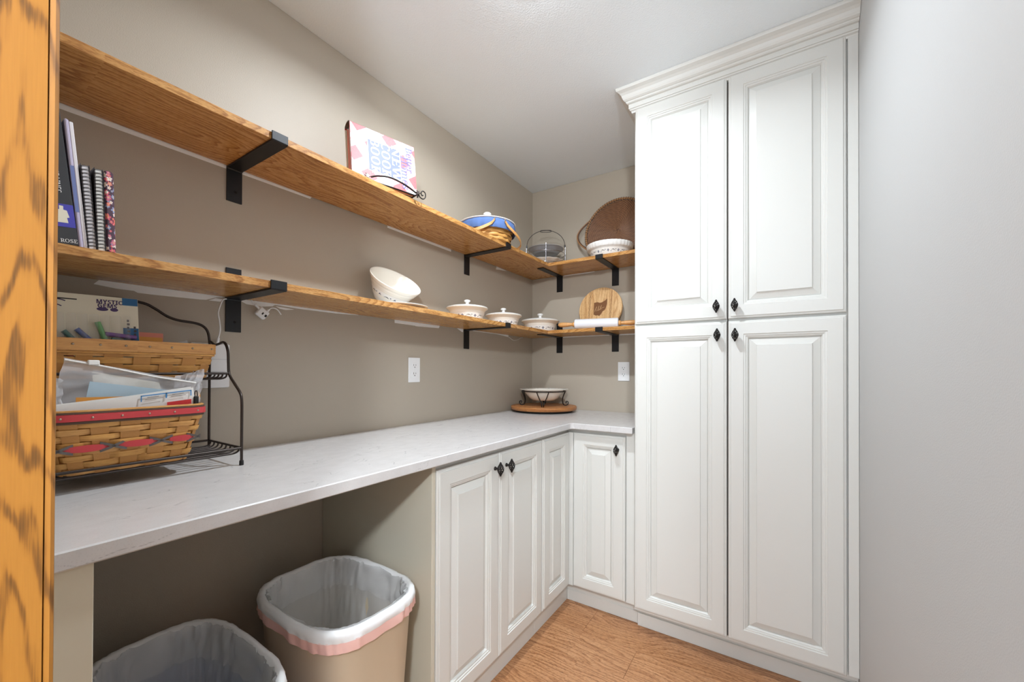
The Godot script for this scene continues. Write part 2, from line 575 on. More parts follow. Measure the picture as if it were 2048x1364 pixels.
# ---------------------------------------------------------------- room
func build_shell() -> void:
	# floor: slab and planks
	var fl := struct("floor", Geo.new().box(Vector3(-0.1, -0.14, -0.1), Vector3(1.77, -0.013, 2.50)).done(), M.dark_gap)
	var rng := RandomNumberGenerator.new()
	rng.seed = 4
	var row := 0
	var z := 0.022
	while z < 2.5:
		var x := -0.05 - rng.randf() * 0.7 - (0.35 if row % 2 else 0.0)
		if row == 4: x = -0.28
		while x < 1.7:
			var x1 := x + 1.22
			var a := maxf(x, 0.0)
			var b := minf(x1, 1.66)
			if b - a > 0.02:
				var g := Geo.new()
				g.grain = 0
				g.uvo = Vector2(rng.randf() * 1.3, rng.randf() * 0.75)
				part(fl, "plank", g.box(Vector3(a + 0.0004, -0.0125, z + 0.0004), Vector3(b - 0.0004, 0.0, minf(z + 0.178, 2.5) - 0.0004), 0.0008).done(), M.floor_oak)
			x = x1
		z += 0.178
		row += 1
	struct("floor_hall", Geo.new().box(Vector3(-0.8, -0.14, 2.501), Vector3(3.2, 0.0, 5.2)).done(), M.floor_oak)
	struct("wall_left", Geo.new().box(Vector3(-0.1, -0.012, -0.1), Vector3(0, 2.409, 2.5)).done(), M.taupe_paint)
	struct("wall_back", Geo.new().box(Vector3(0.0005, -0.012, -0.1), Vector3(1.6630, 2.409, 0)).done(), M.taupe_paint)
	struct("wall_right", Geo.new().box(Vector3(1.6635, -0.012, -0.1), Vector3(1.77, 2.409, 2.5)).done(), M.light_paint)
	var wf := Geo.new()
	wf.box(Vector3(0.0005, 0, 2.385), Vector3(1.018, 2.409, 2.5))
	wf.box(Vector3(1.018, 2.322, 2.385), Vector3(1.663, 2.409, 2.5))
	struct("wall_front", wf.done(), M.taupe_paint)
	# ceiling with the round hole of the recessed lamp
	var cg := Geo.new()
	cg.sg(-1)
	var c := CEIL_LAMP
	var n := 48
	for yy in [H, H + 0.1]:
		var outer := []
		var inner := []
		for k in n:
			var t := TAU * k / n
			var d := Vector2(cos(t), sin(t))
			inner.append(Vector3(c.x + d.x * 0.097, yy, c.z + d.y * 0.097))
			var s := 1e9
			for e in [[d.x, -0.1 - c.x], [d.x, 1.77 - c.x], [d.y, -0.1 - c.z], [d.y, 2.5 - c.z]]:
				if absf(e[0]) > 1e-6 and e[1] / e[0] > 0.0: s = minf(s, e[1] / e[0])
			outer.append(Vector3(c.x + d.x * s, yy, c.z + d.y * s))
		var corners := [Vector3(1.77, yy, 2.5), Vector3(-0.1, yy, 2.5), Vector3(-0.1, yy, -0.1), Vector3(1.77, yy, -0.1)]
		for k in n:
			var k1 := (k + 1) % n
			if yy > H: cg.quad(inner[k1], inner[k], outer[k], outer[k1])
			else: cg.quad(inner[k], inner[k1], outer[k1], outer[k])
			if absf(outer[k].x - outer[k1].x) > 1e-4 and absf(outer[k].z - outer[k1].z) > 1e-4:
				for q in corners:
					var on: bool = (absf(q.x - outer[k].x) < 1e-4 or absf(q.z - outer[k].z) < 1e-4) and (absf(q.x - outer[k1].x) < 1e-4 or absf(q.z - outer[k1].z) < 1e-4)
					if on:
						if yy > H: cg.tri(outer[k1], outer[k], q)
						else: cg.tri(outer[k], outer[k1], q)
	for k in n:
		var t0 := TAU * k / n
		var t1 := TAU * (k + 1) / n
		var a := Vector3(c.x + cos(t0) * 0.097, H, c.z + sin(t0) * 0.097)
		var b := Vector3(c.x + cos(t1) * 0.097, H, c.z + sin(t1) * 0.097)
		cg.quad(b, a, a + Vector3(0, 0.1, 0), b + Vector3(0, 0.1, 0))
	struct("ceiling", cg.done(), M.ceiling_paint)
	struct("ceiling_hall", Geo.new().box(Vector3(-0.8, H, 2.501), Vector3(3.2, H + 0.1, 5.2)).done(), M.ceiling_paint)
	var ff := Geo.new()
	ff.box(Vector3(-0.8, 0.001, 5.2), Vector3(0.1, H - 0.001, 5.3))
	ff.box(Vector3(2.6, 0.001, 5.2), Vector3(3.2, H - 0.001, 5.3))
	ff.box(Vector3(0.1, 0.001, 5.2), Vector3(2.6, 0.45, 5.3))
	ff.box(Vector3(0.1, 2.25, 5.2), Vector3(2.6, H - 0.001, 5.3))
	struct("wall_hall_far", ff.done(), M.light_paint)
	var wn := Geo.new()
	for q in [[0.1, 0.16, 0.45, 2.25], [2.54, 2.6, 0.45, 2.25], [1.32, 1.38, 0.45, 2.25]]:
		wn.box(Vector3(q[0], q[2], 5.22), Vector3(q[1], q[3], 5.28))
	for y in [0.45, 2.19]:
		wn.box(Vector3(0.16, y, 5.22), Vector3(2.54, y + 0.06, 5.28))
	struct("added_window_1", wn.done(), M.white_plastic)  # window frame added around the fill light
	struct("wall_hall_left", Geo.new().box(Vector3(-0.9, 0.001, 2.501), Vector3(-0.8, H - 0.001, 5.2)).done(), M.light_paint)
	struct("wall_hall_right", Geo.new().box(Vector3(3.2, 0.001, 2.501), Vector3(3.3, H - 0.001, 5.2)).done(), M.light_paint)
	var hf := Geo.new()
	hf.box(Vector3(-0.8, 0.001, 2.5005), Vector3(1.018, H - 0.001, 2.512))
	hf.box(Vector3(1.664, 0.001, 2.5005), Vector3(3.2, H - 0.001, 2.512))
	hf.box(Vector3(1.018, 2.322, 2.5005), Vector3(1.664, H - 0.001, 2.512))
	struct("wall_hall_near", hf.done(), M.light_paint)
	# oak door lining: board with a beaded edge
	var prof := []
	for q in [[0.0, 0.0], [0.0, 0.14], [-0.02, 0.14], [-0.02, -0.0056], [-0.0045, -0.0056], [-0.0015, -0.0050], [-0.0004, -0.0032], [-0.0008, -0.0008], [-0.0022, -0.0003]]:
		prof.append(Vector2(q[0] + 1.04, q[1] + 2.377))
	var jg := Geo.new()
	jg.grain = 1
	jg.uvo = Vector2(0.31, -2.361)
	var n2 := prof.size()
	jg.sg(-1)
	for i in n2:
		var a: Vector2 = prof[i]
		var b: Vector2 = prof[(i + 1) % n2]
		jg.quad(Vector3(a.x, 0.001, a.y), Vector3(a.x, 2.32, a.y), Vector3(b.x, 2.32, b.y), Vector3(b.x, 0.001, b.y))
	var door := Node3D.new()
	door.name = "trim_1"
	add_child(door)
	door.set_meta("kind", "structure")
	part(door, "jamb_board", jg.done(), M.oak_jamb)
	var j2 := Geo.new()
	j2.grain = 1
	part(door, "jamb_board", j2.box(Vector3(1.643, 0.001, 2.3702), Vector3(1.663, 2.32, 2.517), 0.001).done(), M.oak_jamb)
	var j3 := Geo.new()
	j3.grain = 0
	part(door, "head_board", j3.box(Vector3(1.0405, 2.30, 2.3725), Vector3(1.6425, 2.32, 2.517), 0.001).done(), M.oak_jamb)

func build_lamp() -> void:
	var c := CEIL_LAMP
	var t := thing("unseen_ceiling_lamp", "unseen round recessed lamp in the pantry ceiling, lights the whole pantry", "lamp", c)
	# trim ring and shallow cone
	part(t, "trim_ring", Geo.new().lathe([Vector2(0.079, 0.021), Vector2(0.0955, -0.001), Vector2(0.0955, -0.001), Vector2(0.104, -0.003), Vector2(0.107, -0.0005)], 64).done(), M.white_plastic)
	var lens := mat("lamp_lens", Color(1, 1, 1), 0.5)
	lens.emission_enabled = true
	lens.emission = Color(1.0, 0.97, 0.92)
	lens.emission_energy_multiplier = 2.0
	part(t, "lens", Geo.new().lathe([Vector2(0.0, 0.0205), Vector2(0.077, 0.0205), Vector2(0.077, 0.0205), Vector2(0.077, 0.027), Vector2(0.0, 0.027)], 48).done(), lens)
	var o := OmniLight3D.new()
	o.name = "unseen_lamp_glow"  # weak second light at the opening, brightens ceiling and upper walls
	o.light_energy = 0.11
	o.light_size = 0.012
	o.light_color = Color(0.93, 0.966, 1.0)
	o.shadow_enabled = true
	o.omni_range = 6.0
	o.omni_attenuation = 2.0
	o.position = Vector3(0, -0.006, 0)
	t.add_child(o)
	var can := Geo.new().lathe([Vector2(0.0965, 0.001), Vector2(0.0965, 0.098), Vector2(0.0, 0.098)], 48)
	part(t, "can", can.done(), M.grey_metal)
	var l := AreaLight3D.new()
	l.name = "unseen_lamp_light"
	l.area_size = Vector2(0.075, 0.075)
	l.light_energy = 1.75
	l.light_color = Color(0.93, 0.966, 1.0)
	l.shadow_enabled = true
	l.position = Vector3(0, 0.0195, 0)
	l.rotation.x = -PI / 2
	t.add_child(l)
	# hall lamp out of view, placed to cast the second shadows
	var h := thing("unseen_hall_lamp", "unseen globe lamp hanging in the hall, lights the left wall and under the counter", "lamp", HALL_LAMP)
	var hl := mat("globe_glass", Color(1, 1, 1), 0.4)
	hl.emission_enabled = true
	hl.emission = Color(1, 0.99, 0.97)
	hl.emission_energy_multiplier = 2.0
	part(h, "globe", Geo.new().lathe([Vector2(0, -0.09), Vector2(0.045, -0.078), Vector2(0.078, -0.045), Vector2(0.09, 0.0), Vector2(0.078, 0.045), Vector2(0.045, 0.078), Vector2(0.02, 0.086), Vector2(0, 0.087)], 40).done(), hl)
	part(h, "rod", Geo.new().tube([Vector3(0, 0.0885, 0), Vector3(0, H - HALL_LAMP.y - 0.02, 0)], 0.006, 10).done(), M.grey_metal)
	part(h, "canopy", Geo.new().lathe([Vector2(0, 0.385), Vector2(0.055, 0.39), Vector2(0.06, 0.409), Vector2(0, 0.4092)], 32).done(), M.grey_metal)

# ---------------------------------------------------------------- cabinets
const FRAME := [[0.0, 0.0], [0.0, 0.0130], [0.003, 0.0165], [0.0080, 0.0168], [0.0095, 0.020], [0.0520, 0.020], [0.0535, 0.0174], [0.0590, 0.0170], [0.0605, 0.0142], [0.0650, 0.0136], [0.0670, 0.0110], [0.0700, 0.0062]]
const PANEL := [[0.0705, 0.003], [0.0705, 0.0068], [0.0730, 0.0074], [0.0945, 0.0145], [0.0962, 0.0182]]

func v2s(a: Array) -> Array:
	var o := []
	for q in a: o.append(Vector2(q[0], q[1]))
	return o

var knob_mesh: ArrayMesh
func knob() -> ArrayMesh:
	if knob_mesh: return knob_mesh
	var g := Geo.new()
	# base, stem (lathe turned so that its axis is z)
	g.xf = Transform3D(Basis(Vector3.RIGHT, PI / 2), Vector3.ZERO)
	g.lathe([Vector2(0, 0), Vector2(0.0072, 0), Vector2(0.0072, 0.0), Vector2(0.0066, 0.003), Vector2(0.004, 0.006), Vector2(0.0042, 0.0155), Vector2(0.0035, 0.0165), Vector2(0, 0.0165)], 14)
	g.xf = Transform3D.IDENTITY
	var hh := 0.0255
	var cz := 0.0245
	for s in [-1.0, 1.0]:
		for k in 8:
			var p := []
			for i in 11:
				var t := i / 10.0
				var r := 0.0016 + 0.0102 * pow(sin(PI * clampf(t, 0.0, 1.0)), 1.15)
				var a: float = TAU * k / 8.0 + s * (t - 0.5) * 2.6
				p.append(Vector3(cos(a) * r, (t * 2.0 - 1.0) * (hh - 0.003), cz + sin(a) * r))
			g.tube(p, 0.00115, 5)
	for s in [-1.0, 1.0]:
		g.xf = Transform3D(Basis(Vector3.RIGHT, 0.0 if s > 0 else PI), Vector3(0, 0, cz))
		g.lathe([Vector2(0.0052, hh - 0.0075), Vector2(0.0034, hh - 0.002), Vector2(0.0022, hh), Vector2(0, hh + 0.0008)], 10)
		g.lathe([Vector2(0, hh - 0.008), Vector2(0.0052, hh - 0.0075)], 10)
	g.xf = Transform3D.IDENTITY
	# slim dark core so that the cage does not read as hollow from the front
	g.xf = Transform3D(Basis.IDENTITY, Vector3(0, 0, cz))
	g.lathe([Vector2(0, -hh + 0.006), Vector2(0.0018, -hh + 0.008), Vector2(0.0024, 0), Vector2(0.0018, hh - 0.008), Vector2(0, hh - 0.006)], 8)
	knob_mesh = g.done()
	return knob_mesh

# door whose lower left back corner (seen from the front) stands at `at`
func door(parent: Node3D, at: Vector3, turn: float, w: float, h: float, knob_at = null) -> void:
	var pm: Material = M.cabinet_paint
	var fr := part(parent, "door", Geo.new().rect_rings(w, h, v2s(FRAME), false).done(), pm)
	fr.position = at
	fr.rotation.y = turn
	part(fr, "raised_panel", Geo.new().rect_rings(w, h, v2s(PANEL)).done(), pm)
	if knob_at != null:
		var k := part(fr, "knob", knob(), M.iron, "dark iron birdcage knob")
		k.position = Vector3(knob_at.x, knob_at.y, 0.0201)

func build_cabinets() -> void:
	var pm: Material = M.cabinet_paint
	var dx := 0.5545   # back of the doors of the left run
	var dz := 0.5845   # back of the doors of the back run
	# two-door base cabinet on the left
	var a := thing("base_cabinet", "white base cabinet with two raised-panel doors and birdcage knobs beside the trash bins", "cabinet", Vector3(0, 0, 0))
	part(a, "carcass", Geo.new().box(Vector3(0.002, 0.105, 0.878), Vector3(0.553, 0.8845, 1.5345)).done(), pm)
	part(a, "end_panel", Geo.new().box(Vector3(0.0025, 0.0005, 1.535), Vector3(0.566, 0.8848, 1.55), 0.001).done(), M.panel_cream, "taupe cream end panel")
	part(a, "toe_kick", Geo.new().box(Vector3(0.515, 0.0005, 0.878), Vector3(0.532, 0.1045, 1.5345), 0.0015).done(), pm)
	door(a, Vector3(dx, 0.112, 1.5325), PI / 2, 0.3235, 0.752, Vector2(1.5325 - 1.239, 0.701))
	door(a, Vector3(dx, 0.112, 1.2055), PI / 2, 0.3235, 0.752, Vector2(1.2055 - 1.166, 0.700))
	# corner cabinet
	var b := thing("corner_cabinet", "white corner base cabinet with two narrow raised-panel doors meeting at the inner corner", "cabinet")
	var o := [Vector2(0.002, 0.002), Vector2(0.876, 0.002), Vector2(0.876, 0.583), Vector2(0.553, 0.583), Vector2(0.553, 0.8775), Vector2(0.002, 0.8775)]
	var og := Geo.new()
	og.xf = Transform3D(Basis(Vector3(1, 0, 0), Vector3(0, 0, 1), Vector3(0, -1, 0)), Vector3.ZERO)
	for i in o.size(): o[i] = Vector2(o[i].x, o[i].y)
	og.prism(o, -0.8845, -0.105)
	part(b, "carcass", og.done(), pm)
	var kg := Geo.new()
	kg.box(Vector3(0.515, 0.0005, 0.539), Vector3(0.532, 0.1045, 0.8775), 0.0015)
	kg.box(Vector3(0.515, 0.0005, 0.522), Vector3(0.893, 0.1045, 0.5388), 0.0015)
	part(b, "toe_kick", kg.done(), pm)
	part(b, "base_board", Geo.new().box(Vector3(0.5325, 0.0005, 0.539), Vector3(0.893, 0.055, 0.5425), 0.001).done(), pm)
	door(b, Vector3(dx, 0.112, 0.873), PI / 2, 0.2655, 0.752)
	door(b, Vector3(0.5915, 0.112, dz), 0.0, 0.2570, 0.752, Vector2(0.8155 - 0.5915, 0.692))
	part(b, "filler_strip", Geo.new().box(Vector3(0.8505, 0.105, 0.5835), Vector3(0.8925, 0.8845, 0.589), 0.0008).done(), pm)
	part(b, "filler_strip", Geo.new().box(Vector3(0.5555, 0.112, 0.5845), Vector3(0.5905, 0.864, 0.6035), 0.001).done(), pm)
	# tall pantry cabinet
	var t := thing("pantry_cabinet", "tall white pantry cabinet with four raised-panel doors and crown moulding to the ceiling", "cabinet")
	part(t, "carcass", Geo.new().box(Vector3(0.897, 0.105, 0.002), Vector3(1.6625, 2.343, 0.6185), 0.001).done(), pm)
	var kt := Geo.new()
	kt.box(Vector3(0.894, 0.0005, 0.02), Vector3(1.6625, 0.1045, 0.55))
	part(t, "toe_kick", kt.done(), pm)
	part(t, "base_board", Geo.new().box(Vector3(0.8937, 0.0005, 0.5505), Vector3(1.6625, 0.058, 0.5565), 0.0015).done(), pm)
	var z := 0.6195
	door(t, Vector3(0.9024, 1.3748, z), 0.0, 0.3612, 0.9602, Vector2(1.229 - 0.9024, 0.0495))
	door(t, Vector3(1.2690, 1.3748, z), 0.0, 0.3612, 0.9602, Vector2(1.2925 - 1.2690, 0.0495))
	door(t, Vector3(0.9024, 0.1218, z), 0.0, 0.3612, 1.2432, Vector2(1.2320 - 0.9024, 1.189))
	door(t, Vector3(1.2690, 0.1218, z), 0.0, 0.3612, 1.2432, Vector2(1.2940 - 1.2690, 1.187))
	part(t, "filler_strip", Geo.new().box(Vector3(1.6345, 0.1255, 0.619), Vector3(1.6628, 2.331, 0.634), 0.001).done(), pm)
	part(t, "gap_shade_strip", Geo.new().box(Vector3(1.2642, 0.122, 0.6188), Vector3(1.2684, 2.332, 0.6194)).done(), M.dark_gap)  # dark strip painted as the shade between the doors
	# crown moulding, mitred round the free corner
	var pr := [[0.0, 2.322], [0.014, 2.322], [0.016, 2.329], [0.0225, 2.332], [0.0235, 2.336], [0.028, 2.337], [0.028, 2.356], [0.036, 2.357], [0.040, 2.3605], [0.041, 2.364], [0.046, 2.3655], [0.052, 2.3695], [0.056, 2.376], [0.060, 2.385], [0.068, 2.392], [0.076, 2.3955], [0.082, 2.398], [0.085, 2.404], [0.085, 2.4095], [0.0, 2.4095]]
	var cg := Geo.new()
	cg.sg(-1)
	for i in pr.size() - 1:
		var p: Array = pr[i]
		var q: Array = pr[i + 1]
		var P := func(e: Array, k: int) -> Vector3:
			var d: float = e[0]
			if k == 0: return Vector3(0.8965 - d * 0.72, e[1], 0.002)
			if k == 1: return Vector3(0.8965 - d * 0.72, e[1], 0.619 + d)
			return Vector3(1.6625, e[1], 0.619 + d)
		for k in 2:
			cg.quad(P.call(p, k), P.call(p, k + 1), P.call(q, k + 1), P.call(q, k))
	part(t, "crown_moulding", cg.done(), pm)

func build_counter() -> void:
	var o := [Vector2(0.0015, 0.0015), Vector2(0.8905, 0.0015), Vector2(0.8905, 0.6345)]
	for k in 6:
		var t := PI / 2 * k / 5.0
		o.append(Vector2(0.596 + 0.018 * (1.0 - sin(t)), 0.6345 + 0.018 * (1.0 - cos(t))))
	o.append_array([Vector2(0.596, 2.382), Vector2(0.0015, 2.382)])
	var g := Geo.new()
	g.xf = Transform3D(Basis(Vector3(1, 0, 0), Vector3(0, 0, 1), Vector3(0, -1, 0)), Vector3.ZERO)
	g.prism(o, -0.914, -0.8855, 0.0025)
	solo("countertop", g.done(), M.quartz, "white quartz countertop with fine grey veins running along the left wall and corner", "countertop")
	# the cream support panel at the near end
	solo("support_panel", Geo.new().box(Vector3(0.02, 0.0005, 2.2675), Vector3(0.585, 0.885, 2.383), 0.001).done(), M.cabinet_cream, "cream panel that holds up the near end of the countertop", "panel")

# ---------------------------------------------------------------- shelves
func bracket(label: String, hook: bool, at: Vector3, turn: float) -> Node3D:
	var t := thing("shelf_bracket", label, "bracket", at, turn, "black steel shelf brackets")
	# drawn in (depth, height) with the arm's top at height 0, turned so that depth is z and width x
	var o := [Vector2(0, -0.106), Vector2(0.0045, -0.106), Vector2(0.0045, -0.0075), Vector2(0.0070, -0.005)]
	if hook:
		o.append_array([Vector2(0.2755, -0.005), Vector2(0.2785, -0.0038), Vector2(0.2802, -0.001), Vector2(0.2802, 0.0215), Vector2(0.2756, 0.0215), Vector2(0.2756, 0.0)])
	else:
		o.append_array([Vector2(0.268, -0.005), Vector2(0.268, 0.0)])
	o.append_array([Vector2(0.0045, 0.0), Vector2(0.0045, 0.093), Vector2(0, 0.093)])
	var g := Geo.new()
	g.xf = Transform3D(Basis(Vector3(0, 0, 1), Vector3(0, 1, 0), Vector3(-1, 0, 0)), Vector3(0.0215, 0, 0))
	g.prism(o, 0.0, 0.043, 0.0005)
	part(t, "strap", g.done(), M.black_steel)
	for y in [-0.075, 0.07]:
		var s := part(t, "screw", Geo.new().lathe([Vector2(0.0042, 0), Vector2(0.0038, 0.0012), Vector2(0.0016, 0.0016), Vector2(0.0012, 0.0004), Vector2(0, 0.0004)], 12).done(), M.iron)
		s.position = Vector3(0.004 if y < 0 else 0.0, y, 0.0046)
		s.rotation.x = PI / 2
	return t

func build_shelves() -> void:
	var k := 0
	for lv in [["upper", 1.819, 0.0], ["lower", 1.411, 0.13]]:
		var y: float = lv[1]
		var g := Geo.new()
		g.grain = 2
		g.uvo = Vector2(0.35 * k, lv[2] + 0.02)
		solo("oak_shelf", g.box(Vector3(0.0062, y - 0.019, 0.2744), Vector3(0.274, y, 2.381), 0.0008).done(), M.oak_shelf, "long %s oak shelf on the left wall %s" % [lv[0], "with the cookbook and blue basket on it" if k == 0 else "holding books and white crockery"], "shelf", Vector3.ZERO, "oak wall shelves")
		var h := Geo.new()
		h.grain = 0
		h.uvo = Vector2(1.1 + 0.3 * k, 0.07 + lv[2])
		solo("oak_shelf", h.box(Vector3(0.0015, y - 0.019, 0.0062), Vector3(0.894, y, 0.2738), 0.0008).done(), M.oak_shelf, "short %s oak shelf across the back wall %s" % [lv[0], "under the round woven tray" if k == 0 else "under the rolling pin"], "shelf", Vector3.ZERO, "oak wall shelves")
		k += 1
		var a: float = y - 0.0191
		bracket("black steel bracket hooked under the %s left shelf, nearest to the camera" % lv[0], true, Vector3(0.0004, a, 1.853), PI / 2)
		bracket("black steel bracket hooked under the %s left shelf, farther one near the corner" % lv[0], true, Vector3(0.0004, a, 0.715), PI / 2)
		bracket("black steel bracket without hook under the %s back shelf, close to the corner" % lv[0], false, Vector3(0.215, a, 0.0004), 0.0)
		bracket("black steel bracket hooked under the %s back shelf, beside the tall cabinet" % lv[0], true, Vector3(0.597, a, 0.0004), 0.0)

# ---------------------------------------------------------------- things on the walls
func outlet(label: String, at: Vector3, turn: float) -> void:
	var t := thing("wall_outlet", label, "outlet", at, turn, "white wall outlets")
	part(t, "cover_plate", Geo.new().box(Vector3(-0.0355, -0.058, 0.0004), Vector3(0.0355, 0.058, 0.0052), 0.0016).done(), M.white_plastic)
	for s in [-1.0, 1.0]:
		var o := []
		for k in 24:
			var a := TAU * k / 24
			o.append(Vector2(cos(a) * 0.0172, clampf(sin(a) * 0.0172, -0.0138, 0.0138)))
		var r := part(t, "receptacle", Geo.new().prism(o, 0.0053, 0.0072, 0.0004).done(), M.white_plastic)
		r.position = Vector3(0, s * 0.0195, 0)
		for q in [[-0.0065, 0.0035, 0.0011, 0.0042], [0.0065, 0.0035, 0.0011, 0.0034], [0.0, -0.0065, 0.0022, 0.0024]]:
			var sl := part(r, "slot", Geo.new().box(Vector3(q[0] - q[2], q[1] - q[3], 0.00725), Vector3(q[0] + q[2], q[1] + q[3], 0.00745)).done(), M.slot_black)
			sl.name = "slot"
	var sc := part(t, "screw", Geo.new().lathe([Vector2(0.003, 0), Vector2(0.0026, 0.001), Vector2(0, 0.0012)], 10).done(), M.white_plastic)
	sc.position = Vector3(0, 0, 0.0053)
	sc.rotation.x = PI / 2

func gap_patch(wall: Node3D, pts: Array, back := false) -> void:
	var g := Geo.new()
	if back: g.xf = Transform3D(Basis.IDENTITY, Vector3.ZERO)
	else: g.xf = Transform3D(Basis(Vector3(0, 0, -1), Vector3(0, 1, 0), Vector3(1, 0, 0)), Vector3.ZERO)
	var o := []
	for q in pts: o.append(Vector2(q[0] if back else -q[0], q[1]))
	part(wall, "unpainted_patch", g.prism(o, 0.0001, 0.0008).done(), M.bare_wall, "white unpainted strip of wall under the shelf")

func build_wall_bits() -> void:
	outlet("white double outlet on the left wall above the countertop", Vector3(0.0, 1.169, 1.097), PI / 2)
	outlet("white double outlet on the back wall beside the tall cabinet", Vector3(0.650, 1.164, 0.0), 0.0)
	var lw: Node3D = get_node("wall_left")
	gap_patch(lw, [[2.38, 1.787], [1.605, 1.794], [1.60, 1.803], [2.38, 1.803]])
	gap_patch(lw, [[1.255, 1.793], [0.842, 1.790], [0.842, 1.803], [1.255, 1.803]])
	gap_patch(lw, [[0.436, 1.783], [0.40, 1.788], [0.318, 1.797], [0.43, 1.803]])
	gap_patch(lw, [[2.162, 1.381], [2.120, 1.3765], [2.086, 1.3765], [2.079, 1.3725], [2.05, 1.3725], [1.99, 1.374], [1.94, 1.3755], [1.925, 1.3765], [1.898, 1.388], [1.875, 1.392], [1.875, 1.400], [2.150, 1.400], [2.1535, 1.3916]])
	gap_patch(lw, [[1.918, 1.376], [1.884, 1.3765], [1.878, 1.384], [1.90, 1.3855]])
	gap_patch(lw, [[1.832, 1.387], [1.815, 1.379], [1.77, 1.377], [1.735, 1.383], [1.726, 1.389], [1.64, 1.386], [1.50, 1.387], [1.40, 1.392], [1.40, 1.400], [1.835, 1.400]])
	gap_patch(lw, [[1.725, 1.3845], [1.66, 1.3815], [1.69, 1.376], [1.71, 1.3775]])
	gap_patch(lw, [[1.213, 1.399], [1.212, 1.379], [1.09, 1.378], [1.088, 1.376], [0.93, 1.3805], [0.922, 1.399]])
	gap_patch(lw, [[0.790, 1.392], [0.752, 1.376], [0.742, 1.376], [0.742, 1.399], [0.79, 1.399]])
	gap_patch(lw, [[0.66, 1.3905], [0.42, 1.3895], [0.30, 1.3805], [0.296, 1.399], [0.66, 1.399]])
	var bw: Node3D = get_node("wall_back")
	gap_patch(bw, [[0.245, 1.7975], [0.42, 1.7955], [0.46, 1.7985], [0.46, 1.802], [0.245, 1.802]], true)
	gap_patch(bw, [[0.24, 1.388], [0.56, 1.3885], [0.56, 1.399], [0.24, 1.399]], true)
	gap_patch(bw, [[0.622, 1.3865], [0.89, 1.3865], [0.89, 1.399], [0.622, 1.399]], true)
	# white charging plate behind the rack and the cord that runs up to the shelf
	var pl := thing("charger_plate", "white charging box on the left wall behind the wire rack", "charger", Vector3(0.0, 1.181, 1.915), PI / 2)
	part(pl, "box_body", Geo.new().box(Vector3(-0.05, -0.068, 0.0005), Vector3(0.05, 0.066, 0.012), 0.003).done(), M.white_plastic)
	for q in [-0.018, 0.018]:
		part(pl, "seam", Geo.new().box(Vector3(-0.048, q - 0.0004, 0.0121), Vector3(0.048, q + 0.0004, 0.0124)).done(), M.grey_metal)
	var cord := thing("charging_cord", "white cord hanging from the lower shelf down to the charging box", "cord")
	part(cord, "cable", Geo.new().tube(smooth([Vector3(0.012, 1.386, 1.876), Vector3(0.018, 1.378, 1.889), Vector3(0.02, 1.342, 1.9), Vector3(0.02, 1.315, 1.897), Vector3(0.02, 1.288, 1.895), Vector3(0.018, 1.262, 1.899)], 8), 0.0021, 8).done(), M.white_plastic)
	part(cord, "plug", Geo.new().tube([Vector3(0.0165, 1.2635, 1.8985), Vector3(0.016, 1.2475, 1.90)], 0.0042, 10).done(), M.white_plastic)
	var hub := thing("usb_hub", "small white two-port plug block hanging under the lower shelf by its cables", "adapter", Vector3(0.024, 1.3525, 1.7785))
	hub.basis = Basis(Vector3.UP, PI / 2) * Basis(Vector3.BACK, deg_to_rad(-38))
	part(hub, "block", Geo.new().box(Vector3(-0.0165, -0.0155, -0.007), Vector3(0.0165, 0.0155, 0.007), 0.003).done(), M.white_plastic)
	for q in [[-0.002, 0.0022], [0.0085, 0.0032]]:
		part(hub, "port", Geo.new().box(Vector3(q[0], -0.006, 0.0071), Vector3(q[0] + q[1] * 2.0, 0.002, 0.0073)).done(), M.slot_black)
	var L := func(x: float, y: float) -> Vector3: return Vector3(x, y, 0)
	part(hub, "plug", Geo.new().tube([L.call(-0.016, 0.006), L.call(-0.032, 0.0075)], 0.0042, 8).done(), M.white_plastic)
	part(hub, "cable", Geo.new().tube(smooth([L.call(-0.032, 0.0075), L.call(-0.045, 0.009), Vector3(-0.058, 0.018, -0.005)], 5), 0.0019, 6).done(), M.white_plastic)
	part(hub, "plug", Geo.new().tube([L.call(0.008, 0.0155), L.call(0.008, 0.025)], 0.0036, 8).done(), M.white_plastic)
	part(hub, "cable", Geo.new().tube(smooth([L.call(0.008, 0.025), L.call(0.012, 0.036), Vector3(0.028, 0.046, -0.006), Vector3(0.05, 0.044, -0.012)], 6), 0.0019, 6).done(), M.white_plastic)
	solo("loose_wire", Geo.new().tube(smooth([Vector3(0.004, 1.383, 0.305), Vector3(0.006, 1.368, 0.268), Vector3(0.006, 1.3625, 0.24), Vector3(0.006, 1.371, 0.195), Vector3(0.005, 1.384, 0.16), Vector3(0.004, 1.388, 0.13)], 8), 0.0014, 6).done(), M.white_plastic, "thin white wire looping below the lower shelf near the corner", "wire")

# ---------------------------------------------------------------- crockery
func print_band(r0: float, y0: float, r1: float, y1: float, reps: float, n := 64) -> ArrayMesh:
	var g := Geo.new()
	g.sg(1)
	for k in n:
		var t0 := TAU * k / n
		var t1 := TAU * (k + 1) / n
		g.quad(Vector3(sin(t0) * r0, y0, cos(t0) * r0), Vector3(sin(t1) * r0, y0, cos(t1) * r0), Vector3(sin(t1) * r1, y1, cos(t1) * r1), Vector3(sin(t0) * r1, y1, cos(t0) * r1),
			[Vector2(reps * k / n, 1), Vector2(reps * (k + 1) / n, 1), Vector2(reps * (k + 1) / n, 0), Vector2(reps * k / n, 0)])
	return g.done()

